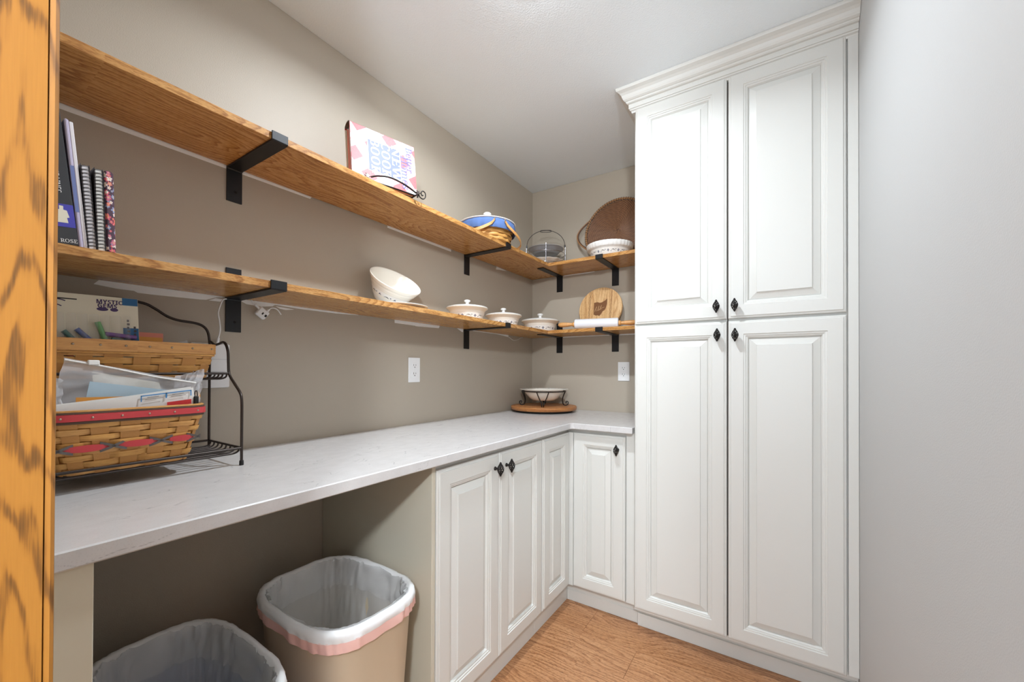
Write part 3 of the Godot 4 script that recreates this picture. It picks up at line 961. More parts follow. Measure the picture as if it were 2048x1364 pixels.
func casserole(label: String, at: Vector3) -> Node3D:
	var t := thing("lidded_dish", label, "dish", at, 0.0, "white lidded baking dishes")
	part(t, "dish", Geo.new().lathe([Vector2(0, 0.001), Vector2(0.068, 0.001), Vector2(0.068, 0.001), Vector2(0.070, 0.0), Vector2(0.0755, 0.004), Vector2(0.0835, 0.034), Vector2(0.0835, 0.034), Vector2(0.0848, 0.036), Vector2(0.0862, 0.044), Vector2(0.0862, 0.044), Vector2(0.0935, 0.053), Vector2(0.1010, 0.058), Vector2(0.1035, 0.0608), Vector2(0.1020, 0.0625), Vector2(0.098, 0.0615), Vector2(0.082, 0.045), Vector2(0.066, 0.008), Vector2(0, 0.006)], 64).done(), M.ceramic)
	part(t, "printed_band", print_band(0.0762, 0.006, 0.0838, 0.0335, 2.0), M.border_print)
	var lid := part(t, "lid", Geo.new().lathe([Vector2(0.0, 0.060), Vector2(0.095, 0.0625), Vector2(0.1, 0.064), Vector2(0.1005, 0.066), Vector2(0.096, 0.0675), Vector2(0.075, 0.0725), Vector2(0.04, 0.0785), Vector2(0.016, 0.0805), Vector2(0.0, 0.081)], 64).done(), M.ceramic_white)
	part(lid, "lid_knob", Geo.new().lathe([Vector2(0.011, 0.0795), Vector2(0.0085, 0.0835), Vector2(0.0078, 0.0885), Vector2(0.009, 0.0925), Vector2(0.0145, 0.0955), Vector2(0.0162, 0.0985), Vector2(0.0152, 0.1015), Vector2(0.0105, 0.1045), Vector2(0.0, 0.1056)], 24).done(), M.ceramic_white)
	return t

func build_crockery() -> void:
	var s := 1.411
	casserole("white lidded baking dish with blue border, nearest to the tilted bowl", Vector3(0.15, s + 0.0003, 0.888))
	casserole("white lidded baking dish with blue border, middle of the three on the lower shelf", Vector3(0.15, s + 0.0003, 0.572))
	var c := casserole("larger white lidded baking dish with blue border in the corner of the lower shelf", Vector3(0.158, s + 0.0003, 0.166))
	c.scale = Vector3(1.19, 1.17, 1.19)
	c.rotation.y = 0.3
	# plate and tilted bowl
	var pl := solo("serving_plate", Geo.new().lathe([Vector2(0, 0.002), Vector2(0.08, 0.002), Vector2(0.082, 0.0), Vector2(0.088, 0.001), Vector2(0.125, 0.011), Vector2(0.137, 0.0145), Vector2(0.137, 0.0165), Vector2(0.122, 0.0135), Vector2(0.085, 0.0055), Vector2(0, 0.0055)], 64).done(), M.ceramic_white, "white plate lying flat under the tilted mixing bowl", "plate", Vector3(0.150, s + 0.0003, 1.325))
	pl.scale = Vector3(0.88, 0.8, 0.88)
	var n := Vector3(0.607, 0.79, 0.04).normalized()
	var b := thing("mixing_bowl", "cream mixing bowl with blue border tilted on its side to face the room", "bowl")
	b.basis = Basis(n.cross(Vector3.BACK).normalized() * -1.0, n, Vector3.ZERO)
	var bx := Vector3.BACK.cross(n).normalized() * -1.0
	bx = n.cross(Vector3.BACK).normalized()
	b.basis = Basis(bx, n, bx.cross(n).normalized())
	var rim := Vector3(0.117, 1.5385, 1.305)
	b.position = rim - n * 0.098
	part(b, "body", Geo.new().lathe([Vector2(0, 0.002), Vector2(0.050, 0.002), Vector2(0.053, 0.0), Vector2(0.058, 0.001), Vector2(0.0605, 0.006), Vector2(0.076, 0.030), Vector2(0.0885, 0.058), Vector2(0.0885, 0.058), Vector2(0.0905, 0.0595), Vector2(0.0935, 0.066), Vector2(0.0935, 0.066), Vector2(0.0955, 0.067), Vector2(0.0995, 0.079), Vector2(0.0995, 0.079), Vector2(0.1020, 0.080), Vector2(0.1075, 0.0925), Vector2(0.1085, 0.0965), Vector2(0.1070, 0.0985), Vector2(0.1040, 0.0965), Vector2(0.0985, 0.0800), Vector2(0.084, 0.055), Vector2(0.060, 0.022), Vector2(0.03, 0.009), Vector2(0, 0.007)], 72).done(), M.ceramic)
	part(b, "printed_band", print_band(0.0712, 0.021, 0.0886, 0.0565, 2.0, 72), M.border_print)
	# fluted pie dish on the upper back shelf
	var flute := func(a: float, i: int) -> float: return 1.0 + (0.018 * absf(sin(a * 18.0)) if i >= 5 and i <= 10 else 0.0)
	var p := thing("pie_dish", "white fluted pie dish in front of the round woven tray", "dish", Vector3(0.612, 1.8193, 0.148))
	part(p, "dish", Geo.new().lathe([Vector2(0, 0.001), Vector2(0.092, 0.001), Vector2(0.095, 0.0), Vector2(0.100, 0.003), Vector2(0.1185, 0.047), Vector2(0.123, 0.049), Vector2(0.1285, 0.054), Vector2(0.131, 0.072), Vector2(0.1325, 0.078), Vector2(0.129, 0.080), Vector2(0.124, 0.076), Vector2(0.110, 0.046), Vector2(0.094, 0.008), Vector2(0, 0.006)], 144, flute).done(), M.ceramic_white)
	part(p, "printed_band", print_band(0.1035, 0.010, 0.1165, 0.041, 3.0), M.border_print)

# ---------------------------------------------------------------- round tray, carrier, basket, board, pin, trivet
func ellipse_band(cx: float, hz: float, y: float, n := 64) -> Array:
	var o := []
	for k in n:
		var a := TAU * k / n
		o.append(Vector3(sin(a) * cx, y, cos(a) * hz))
	return o

func build_corner_things() -> void:
	# round woven rattan tray leaning on the back wall
	var tr := thing("woven_tray", "round brown woven rattan tray with a loop handle leaning on the back wall", "tray", Vector3(0.628, 1.8195, 0.088))
	tr.rotation.x = deg_to_rad(-9.5)
	var R := 0.198
	var back := Geo.new()
	back.xf = Transform3D(Basis(Vector3.RIGHT, PI / 2), Vector3(0, R, 0))
	back.lathe([Vector2(0, 0.0), Vector2(R - 0.01, 0.0), Vector2(R - 0.008, 0.0), Vector2(R - 0.008, 0.004), Vector2(R - 0.01, 0.004), Vector2(0, 0.004)], 64)
	part(tr, "backing", back.done(), M.rattan_dark)
	for shade in 2:
		var g := Geo.new()
		var arms := 110
		for k in arms:
			if k % 2 != shade: continue
			var pp := []
			for i in 15:
				var t := i / 14.0
				var r := lerpf(0.006, R - 0.008, t)
				var a := TAU * k / arms + 2.1 * sqrt(t) + 0.9 * t
				pp.append(Vector3(cos(a) * r, R + sin(a) * r, 0.0052 + 0.0012 * sin(i * 2.2 + k * 1.7)))
			var rr := []
			for i in 15: rr.append(lerpf(0.0008, 0.0046, sqrt(i / 14.0)))
			g.tube(pp, rr, 5)
		var w := part(tr, "woven_strands", g.done(), M.rattan_dark if shade == 0 else M.rattan_mid)
		w.set_meta("kind", "stuff")
	var wrap := Geo.new()
	var rp := []
	for k in 96:
		var a := TAU * k / 96
		rp.append(Vector3(cos(a) * R, R + sin(a) * R, 0.012))
	wrap.tube(rp, 0.0062, 8, true)
	part(tr, "rim", wrap.done(), M.rattan_light)
	var lash := Geo.new()
	for k in 84:
		var a := TAU * k / 84
		var c := Vector3(cos(a) * R, R + sin(a) * R, 0.012)
		var out := Vector3(cos(a), sin(a), 0)
		var tan := Vector3(-sin(a), cos(a), 0)
		var pp := []
		for i in 9:
			var q := TAU * i / 8.0
			pp.append(c + out * cos(q) * 0.0072 + Vector3(0, 0, 1) * sin(q) * 0.0072 + tan * 0.004 * (i / 8.0 - 0.5))
		lash.tube(pp, 0.0015, 4)
	var ls := part(tr, "rim_lashing", lash.done(), M.rattan_dark)
	ls.set_meta("kind", "stuff")
	for s in [-1.0, 1.0]:
		for d in [0.0, 0.0075]:
			var hp := []
			for q in [[0.168, 0.300], [0.205, 0.272], [0.240, 0.240], [0.257, 0.205], [0.250, 0.168], [0.226, 0.135], [0.188, 0.104], [0.165, 0.088]]:
				hp.append(Vector3(s * (q[0] - d * 0.9), q[1], 0.013))
			part(tr, "handle", Geo.new().tube(smooth(hp, 6), 0.0042, 8).done(), M.rattan_light if d == 0.0 else M.rattan_dark)
	# wire carrier with two pie plates
	var ca := thing("wire_carrier", "metal wire pie carrier with a bail handle in the corner of the upper shelf", "carrier", Vector3(0.183, 1.8193, 0.140), deg_to_rad(29))
	var cr := 0.1225
	var ring := func(y: float) -> Array:
		var o := []
		for k in 48: o.append(Vector3(sin(TAU * k / 48) * cr, y, cos(TAU * k / 48) * cr))
		return o
	for y in [0.0225, 0.093]:
		part(ca, "ring", Geo.new().tube(ring.call(y), 0.0021, 6, true).done(), M.chrome)
	for q in [0.0, PI / 2, PI, -PI / 2]:
		var d := Vector3(sin(q), 0, cos(q))
		var hi := 0.135 if absf(cos(q)) > 0.5 else 0.150
		part(ca, "post", Geo.new().tube([d * cr * 1.02 + Vector3(0, 0.0005, 0), d * cr * 1.02 + Vector3(0, hi, 0)], 0.0026, 8).done(), M.chrome)
		part(ca, "foot_wire", Geo.new().tube([Vector3(0, 0.0225, 0) + d * 0.01, d * cr + Vector3(0, 0.0225, 0)], 0.0018, 6).done(), M.chrome)
		if absf(sin(q)) > 0.5:
			part(ca, "hinge", Geo.new().box(Vector3(d.x * cr - 0.005, 0.142, -0.004), Vector3(d.x * cr + 0.005, 0.158, 0.004), 0.001).done(), M.iron)
	var bail := []
	for k in 25:
		var a := PI * k / 24.0
		bail.append(Vector3(cos(a) * cr, 0.153 + sin(a) * 0.101, 0))
	part(ca, "bail", Geo.new().tube(bail, 0.0021, 6).done(), M.bronze_iron)
	for dy in [0.0035, -0.0085]:
		part(ca, "bail_grip", Geo.new().tube(smooth([Vector3(-0.036, 0.249, 0), Vector3(-0.026, 0.2515 + dy, 0), Vector3(0.026, 0.2515 + dy, 0), Vector3(0.036, 0.249, 0)], 5), 0.0021, 6).done(), M.bronze_iron)
	var pan := solo("pie_pan", Geo.new().lathe([Vector2(0, 0.001), Vector2(0.070, 0.001), Vector2(0.072, 0.0), Vector2(0.078, 0.001), Vector2(0.104, 0.030), Vector2(0.1065, 0.031), Vector2(0.117, 0.0335), Vector2(0.1175, 0.035), Vector2(0.1055, 0.034), Vector2(0.1, 0.030), Vector2(0.075, 0.004), Vector2(0, 0.003)], 56).done(), M.grey_metal, "grey metal pie pan on the upper ring of the wire carrier", "pan", Vector3(0.183, 1.8193 + 0.0955, 0.140))
	pan.scale = Vector3(0.99, 1, 0.99)
	var fl := func(a: float, i: int) -> float: return 1.0 + (0.03 * sin(a * 12.0) if i >= 4 and i <= 8 else 0.0)
	solo("fluted_plate", Geo.new().lathe([Vector2(0, 0.001), Vector2(0.07, 0.001), Vector2(0.073, 0.0), Vector2(0.078, 0.001), Vector2(0.102, 0.022), Vector2(0.112, 0.026), Vector2(0.113, 0.0275), Vector2(0.1, 0.024), Vector2(0.076, 0.004), Vector2(0, 0.003)], 96, fl).done(), M.ceramic, "cream fluted pie plate at the bottom of the wire carrier", "plate", Vector3(0.183, 1.8193 + 0.0247, 0.140))
	build_blue_basket()
	# round cutting board with a carved state outline
	var cb := thing("cutting_board", "round maple cutting board with a dark carved state outline leaning on the back wall", "board", Vector3(0.5235, 1.4115, 0.083))
	cb.rotation.x = deg_to_rad(-12)
	var disc := []
	for k in 72:
		var a := TAU * k / 72
		disc.append(Vector2(cos(a) * 0.1375, 0.1375 + sin(a) * 0.1375))
	var dg := Geo.new()
	dg.grain = 1
	part(cb, "board", dg.prism(disc, 0.0, 0.017, 0.002).done(), M.maple)
	var oh := []
	for q in [[-0.043, 0.043], [-0.022, 0.046], [-0.006, 0.040], [0.008, 0.042], [0.026, 0.052], [0.040, 0.064], [0.0415, 0.030], [0.036, 0.006], [0.030, -0.008], [0.016, -0.018], [0.006, -0.036], [-0.003, -0.046], [-0.012, -0.040], [-0.026, -0.041], [-0.040, -0.034]]:
		oh.append(Vector2(q[0] + 0.002, q[1] + 0.135))
	part(cb, "carved_outline", Geo.new().prism(oh, 0.0169, 0.0174).done(), mat("burnt_wood", c8(118, 74, 34), 0.6))
	var script := Geo.new()
	for q in [[[-0.034, -0.018], [-0.030, 0.004], [-0.022, 0.014], [-0.026, -0.002], [-0.024, -0.016]], [[-0.018, -0.014], [-0.008, 0.020], [-0.012, -0.012], [-0.004, -0.002]], [[-0.004, -0.010], [0.006, 0.022], [0.002, -0.006], [0.012, 0.004], [0.026, 0.008]]]:
		var pp := []
		for e in q: pp.append(Vector3(e[0] + 0.002, e[1] + 0.137, 0.0176))
		script.tube(smooth(pp, 5), 0.0009, 4)
	part(cb, "carved_script", script.done(), M.maple)
	for x in [-0.068, 0.068]:
		for ph in [0.0, PI]:
			var pp := []
			var top := sqrt(0.1375 * 0.1375 - x * x) - 0.006
			for i in 49:
				var y := lerpf(-top, top, i / 48.0)
				pp.append(Vector3(x + 0.0042 * sin(y * 105.0 + ph + x * 40.0), 0.1375 + y, 0.0171))
			part(cb, "carved_vine", Geo.new().tube(pp, 0.0008, 4).done(), M.burnt_wood)
	# rolling pin
	var rp2 := thing("rolling_pin", "white marble rolling pin with turned wooden handles", "rolling pin", Vector3(0.553, 1.4415, 0.205))
	rp2.rotation.y = deg_to_rad(14.0)
	var ax := Transform3D(Basis(Vector3.BACK, -PI / 2), Vector3.ZERO)
	var bg := Geo.new()
	bg.xf = ax
	bg.lathe([Vector2(0, -0.125), Vector2(0.026, -0.125), Vector2(0.0295, -0.1225), Vector2(0.030, -0.119), Vector2(0.030, 0.119), Vector2(0.0295, 0.1225), Vector2(0.026, 0.125), Vector2(0, 0.125)], 40)
	part(rp2, "barrel", bg.done(), M.white_marble)
	for s in [-1.0, 1.0]:
		var hg := Geo.new()
		hg.xf = Transform3D(Basis(Vector3.BACK, -PI / 2 * s), Vector3(s * 0.1255, 0, 0))
		hg.lathe([Vector2(0.0135, 0.0), Vector2(0.0135, 0.0), Vector2(0.0155, 0.004), Vector2(0.014, 0.010), Vector2(0.0095, 0.014), Vector2(0.0095, 0.020), Vector2(0.0125, 0.045), Vector2(0.0142, 0.070), Vector2(0.0132, 0.088), Vector2(0.008, 0.098), Vector2(0.0, 0.101)], 24)
		part(rp2, "handle", hg.done(), M.handle_wood)
	# support wedges keep the pin from rolling? none in the photograph: it rests on the shelf
	# turntable in the corner with the footed dish
	var lz := thing("wooden_turntable", "round wooden turntable on a black base in the counter corner", "turntable", Vector3(0.2095, 0.9143, 0.2095))
	part(lz, "base", Geo.new().lathe([Vector2(0, 0), Vector2(0.176, 0), Vector2(0.18, 0.002), Vector2(0.18, 0.0125), Vector2(0, 0.0125)], 72).done(), M.black_base)
	var lg := Geo.new()
	lg.lathe([Vector2(0, 0.013), Vector2(0.2, 0.013), Vector2(0.2, 0.013), Vector2(0.2045, 0.016), Vector2(0.2045, 0.031), Vector2(0.2045, 0.031), Vector2(0.201, 0.035), Vector2(0.201, 0.035), Vector2(0, 0.035)], 96)
	part(lz, "top_board", lg.done(), M.board_brown)
	var tv := thing("iron_stand", "black wrought iron dish stand with scroll feet on the wooden turntable", "stand", Vector3(0.2095, 0.9495, 0.2095), deg_to_rad(26))
	var rr := []
	for k in 56: rr.append(Vector3(sin(TAU * k / 56) * 0.137, 0.0905, cos(TAU * k / 56) * 0.137))
	part(tv, "ring", Geo.new().tube(rr, 0.0034, 7, true).done(), M.iron)
	for k in 4:
		var a := TAU * k / 4
		var fo := Node3D.new()
		var g2 := Geo.new()
		var d := Vector3(sin(a), 0, cos(a))
		var e := Vector3(cos(a), 0, -sin(a))
		for s in [-1.0, 1.0]:
			var pp := []
			for q in [[0.134, 0.090, 0.036], [0.122, 0.062, 0.026], [0.116, 0.034, 0.014], [0.122, 0.010, 0.006], [0.136, 0.0032, 0.0055], [0.150, 0.011, 0.0055], [0.151, 0.024, 0.0055], [0.142, 0.028, 0.0055], [0.138, 0.020, 0.0055], [0.143, 0.016, 0.0055]]:
				pp.append(d * q[0] + e * (s * q[2]) + Vector3(0, q[1], 0))
			g2.tube(smooth(pp, 5), 0.003, 6)
		fo.free()
		part(tv, "leg", g2.done(), M.iron)
	var fd := thing("serving_dish", "white shallow dish with printed rim held by the black iron stand", "dish", Vector3(0.2095, 0.983, 0.2095))
	part(fd, "dish", Geo.new().lathe([Vector2(0, 0.001), Vector2(0.062, 0.001), Vector2(0.065, 0.0), Vector2(0.070, 0.002), Vector2(0.090, 0.014), Vector2(0.116, 0.046), Vector2(0.122, 0.0605), Vector2(0.1225, 0.0625), Vector2(0.152, 0.068), Vector2(0.1525, 0.0705), Vector2(0.125, 0.0668), Vector2(0.112, 0.052), Vector2(0.086, 0.018), Vector2(0.06, 0.006), Vector2(0, 0.005)], 72).done(), M.ceramic)
	part(fd, "printed_rim", print_band(0.1265, 0.0672, 0.1495, 0.0704, 3.0), M.border_print)

func build_blue_basket() -> void:
	var b := thing("lined_basket", "oval basket with blue cloth liner, wooden swing handles and a white lid", "basket", Vector3(0.164, 1.8193, 0.744), -0.506)
	b.scale = Vector3(0.93, 0.845, 0.93)
	# woven body
	for k in 5:
		var rows := []
		var y0 := 0.004 + k * 0.019
		for j in 4:
			var o := []
			for i in 96:
				var a := TAU * i / 96
				var r: float = 0.128 + 0.016 * (y0 / 0.1) + 0.0022 * (1.0 if sin(a * 12.0 + PI * k) > 0 else -1.0) + [0.0, 0.0016, 0.0016, 0.0][j]
				o.append(Vector3(sin(a) * r, y0 + [0.0, 0.002, 0.0155, 0.0175][j], cos(a) * r))
			rows.append(o)
		part(b, "weaver", Geo.new().loft(rows).done(), M.splint_wood)
	var inner := Geo.new().lathe([Vector2(0, 0.001), Vector2(0.124, 0.001), Vector2(0.140, 0.112), Vector2(0.136, 0.112), Vector2(0.12, 0.004), Vector2(0, 0.004)], 64)
	part(b, "basket_wall", inner.done(), M.splint_wood)
	var fold := func(a: float, i: int) -> float: return 1.0 + (0.012 * sin(a * 23.0 + i) * sin(a * 7.0 + 1.0) if i >= 1 and i <= 3 else 0.0)
	part(b, "cloth_liner", Geo.new().lathe([Vector2(0.134, 0.1165), Vector2(0.1545, 0.1165), Vector2(0.1575, 0.100), Vector2(0.157, 0.062), Vector2(0.1545, 0.060), Vector2(0.150, 0.11)], 120, fold).done(), M.blue_cloth)
	var lid := part(b, "lid", Geo.new().lathe([Vector2(0, 0.117), Vector2(0.158, 0.1175), Vector2(0.161, 0.1195), Vector2(0.160, 0.1225), Vector2(0.12, 0.135), Vector2(0.06, 0.148), Vector2(0, 0.152)], 64).done(), M.ceramic_white)
	part(lid, "lid_knob", Geo.new().lathe([Vector2(0.012, 0.150), Vector2(0.0105, 0.166), Vector2(0.013, 0.184), Vector2(0.0225, 0.189), Vector2(0.0235, 0.196), Vector2(0.018, 0.203), Vector2(0, 0.205)], 28).done(), M.ceramic_white)
	# two swing handles folded down: each goes round one side from the front pivot to the back pivot
	for s in [-1.0, 1.0]:
		var rows := []
		for i in 33:
			var t := PI * i / 32.0
			var r := 0.165 + 0.028 * sin(t)
			var a: float = PI / 2 + s * (0.18 + (PI - 0.36) * i / 32.0)
			var drop := 0.104 - 0.094 * pow(sin(t), 0.6)
			var d := Vector3(sin(a), 0, -cos(a))
			var c := d * r + Vector3(0, drop, 0)
			var up := Vector3.UP * 0.0085
			var w := d * 0.002
			rows.append([c - up - w, c - up + w, c + up + w, c + up - w] if s < 0 else [c - up + w, c - up - w, c + up - w, c + up + w])
		part(b, "swing_handle", Geo.new().loft(rows, false, true, 0xFFFFFFFF).done(), M.handle_wood)
		for e in [0, 32]:
			var a2: float = PI / 2 + s * (0.18 + (PI - 0.36) * e / 32.0)
			var pg := Geo.new()
			pg.xf = Transform3D(Basis(Vector3.UP, PI - a2) * Basis(Vector3.RIGHT, PI / 2), Vector3(sin(a2) * 0.1675, 0.104, -cos(a2) * 0.1675))
			pg.lathe([Vector2(0.0045, 0), Vector2(0.0045, 0.0), Vector2(0.004, 0.002), Vector2(0, 0.003)], 10)
			part(b, "pivot_pin", pg.done(), M.tack)

# ---------------------------------------------------------------- cookbook on its easel
func build_cookbook() -> void:
	var bl := Vector3(0.2035, 1.842, 1.574)
	var br := Vector3(0.264, 1.842, 1.330)
	var xa := (br - bl).normalized()
	var ya := Vector3(-0.028, 0.197, -0.002).normalized()
	var bs := basis_of(xa, ya)
	var w := bl.distance_to(br)
	var h := 0.203
	var t := thing("cookbook", "red and white checked cookbook binder standing on a black easel on the upper shelf", "book", bl)
	t.basis = bs
	# gingham printed at a slant
	var px := 256
	var im := Image.create(px, px, false, Image.FORMAT_RGB8)
	for y in px:
		for x in px:
			var u := x * w / px
			var v := y * h / px
			var p := floori((u * 0.8 + v * 0.6) / 0.042)
			var q := floori((v * 0.8 - u * 0.6) / 0.042)
			var k := (posmod(p, 2)) + (posmod(q, 2))
			var n := fmod(absf(sin(x * 12.9898 + y * 78.233) * 43758.5), 1.0)
			var c: Color = [c8(236, 228, 228), c8(220, 140, 140), c8(192, 62, 66)][k]
			im.set_pixel(x, y, c.lerp(c8(250, 240, 240), 0.22 * n))
	var gm := textured("gingham", ImageTexture.create_from_image(im), 0.5, Vector3(1 / w, 1 / h, 1))
	part(t, "front_cover", Geo.new().box(Vector3(0, 0, -0.003), Vector3(w, h, 0.0), 0.0008).done(), gm)
	part(t, "back_cover", Geo.new().box(Vector3(0, 0.002, -0.045), Vector3(w, h - 0.004, -0.042), 0.0008).done(), M.print_red)
	var sp := Geo.new()
	var rows := []
	for i in 13:
		var a := PI * i / 12.0
		var c := Vector3(0, h - 0.003 + sin(a) * 0.0105, -0.0225 + cos(a) * 0.0210)
		var o := Vector3(0, sin(a), cos(a)) * 0.0015
		rows.append([c - o, c - o + Vector3(w, 0, 0), c + o + Vector3(w, 0, 0), c + o])
	sp.loft(rows, false, true, 0xFFFFFFFF)
	part(t, "spine", sp.done(), mat("binder_inside", c8(120, 104, 96), 0.6))
	var cols := ["page_white", "print_red", "cream_paper", "print_dark", "page_white", "salmon_card", "page_white"]
	for i in 7:
		part(t, "page_block", Geo.new().box(Vector3(0.001 - 0.005 * (i % 3) * 0.6, 0.004, -0.0405 + i * 0.005), Vector3(w - 0.006, h - 0.022 - 0.006 * (i % 2), -0.0368 + i * 0.005)).done(), M[cols[i]])
	# blue title panel and lettering that runs downwards
	part(t, "title_frame", Geo.new().box(Vector3(0.061, 0.041, 0.0002), Vector3(0.189, 0.163, 0.0006)).done(), M.letter_white)
	part(t, "title_panel", Geo.new().box(Vector3(0.0635, 0.0435, 0.0007), Vector3(0.1865, 0.1605, 0.0010)).done(), M.letter_blue)
	var down := Basis(Vector3(0, -1, 0), Vector3(1, 0, 0), Vector3(0, 0, 1))
	var wd := ["NEW", "COOK", "BOOK"]
	for i in 3:
		var l := lettering(t, wd[i], 0.034, M.letter_white, Transform3D(down.scaled_local(Vector3(1.0 if i else 1.2, 1, 1)), Vector3(0.170 - i * 0.041, 0.102, 0.0013)), true, true)
		l.name = "lettering"
	lettering(t, "Better", 0.026, M.letter_blue, Transform3D(down, Vector3(0.226, 0.138, 0.0006)), false, true)
	lettering(t, "Homes", 0.030, M.letter_blue, Transform3D(down, Vector3(0.2045, 0.080, 0.0006)), false, true)
	# easel: two feet, a ledge arc with star ends and a scroll
	var e := thing("book_easel", "black wrought iron book easel with star ends and a scroll holding the cookbook", "easel")
	var P := func(s: float, y: float, d: float) -> Vector3: return bl + bs.x * (s * w) + Vector3(0, y - bl.y, 0) + Vector3(bs.z.x, 0, bs.z.z).normalized() * d
	part(e, "ledge_arc", Geo.new().tube(smooth([P.call(0.22, 1.843, 0.028), P.call(0.32, 1.8535, 0.031), P.call(0.50, 1.861, 0.034), P.call(0.72, 1.853, 0.034), P.call(0.92, 1.838, 0.030)], 8), 0.0032, 8).done(), M.iron)
	part(e, "ledge_bar", Geo.new().tube(smooth([P.call(0.10, 1.835, 0.012), P.call(0.5, 1.8365, 0.014), P.call(0.94, 1.8355, 0.014)], 8), 0.003, 8).done(), M.iron)
	for s in [0.16, 0.94]:
		part(e, "ledge_arm", Geo.new().tube([P.call(s, 1.8365, -0.06), P.call(s, 1.8365, 0.030)], 0.003, 8).done(), M.iron)
		var st := []
		for k in 12:
			var a := TAU * k / 12
			var r := 0.0115 if k % 2 == 0 else 0.0055
			st.append(Vector2(cos(a) * r, sin(a) * r))
		var sm := part(e, "star", Geo.new().prism(st, -0.002, 0.002, 0.0008).done(), M.bronze_iron)
		sm.transform = Transform3D(bs, P.call(s, 1.840, 0.0335))
		part(e, "back_leg", Geo.new().tube(smooth([P.call(s, 1.8365, -0.058), P.call(s, 1.93, -0.075), P.call(s, 1.99, -0.085)], 5), 0.003, 8).done(), M.iron)
		part(e, "rear_foot", Geo.new().tube([P.call(s, 1.93, -0.075), P.call(s, 1.8226, -0.150)], 0.003, 8).done(), M.iron)
		part(e, "front_foot", Geo.new().tube(smooth([P.call(s, 1.8365, 0.028), P.call(s, 1.830, 0.030), P.call(s, 1.8226, 0.0285)], 5), 0.003, 8).done(), M.iron)
		var dirn := 1.0 if s > 0.5 else -1.0
		var sc := []
		for q in [[0.0, 1.836], [0.035, 1.826], [0.085, 1.823], [0.125, 1.832], [0.122, 1.848], [0.080, 1.853], [0.052, 1.844], [0.068, 1.835], [0.088, 1.838]]:
			sc.append(P.call(s + dirn * q[0], q[1], 0.0325))
		if s > 0.5:
			part(e, "scroll", Geo.new().tube(smooth(sc, 6), 0.0022, 7).done(), M.iron)

# ---------------------------------------------------------------- books at the near end of the lower shelf
# a flat box book: spine faces +x, foot at z0, leaning by `lean` metres over its height
func book_frame(called: String, label: String, z0: float, lean: float, h: float) -> Node3D:
	var t := thing(called, label, "book", Vector3(0.262, 1.4113, z0), 0.0, "books on the lower shelf")
	t.basis = basis_of(Vector3(0, -lean / h, -1.0).normalized(), Vector3(0, 1, -lean / h * -1.0)) if false else Basis(Vector3.RIGHT, atan2(lean, h)) * Basis(Vector3.UP, PI / 2)
	return t

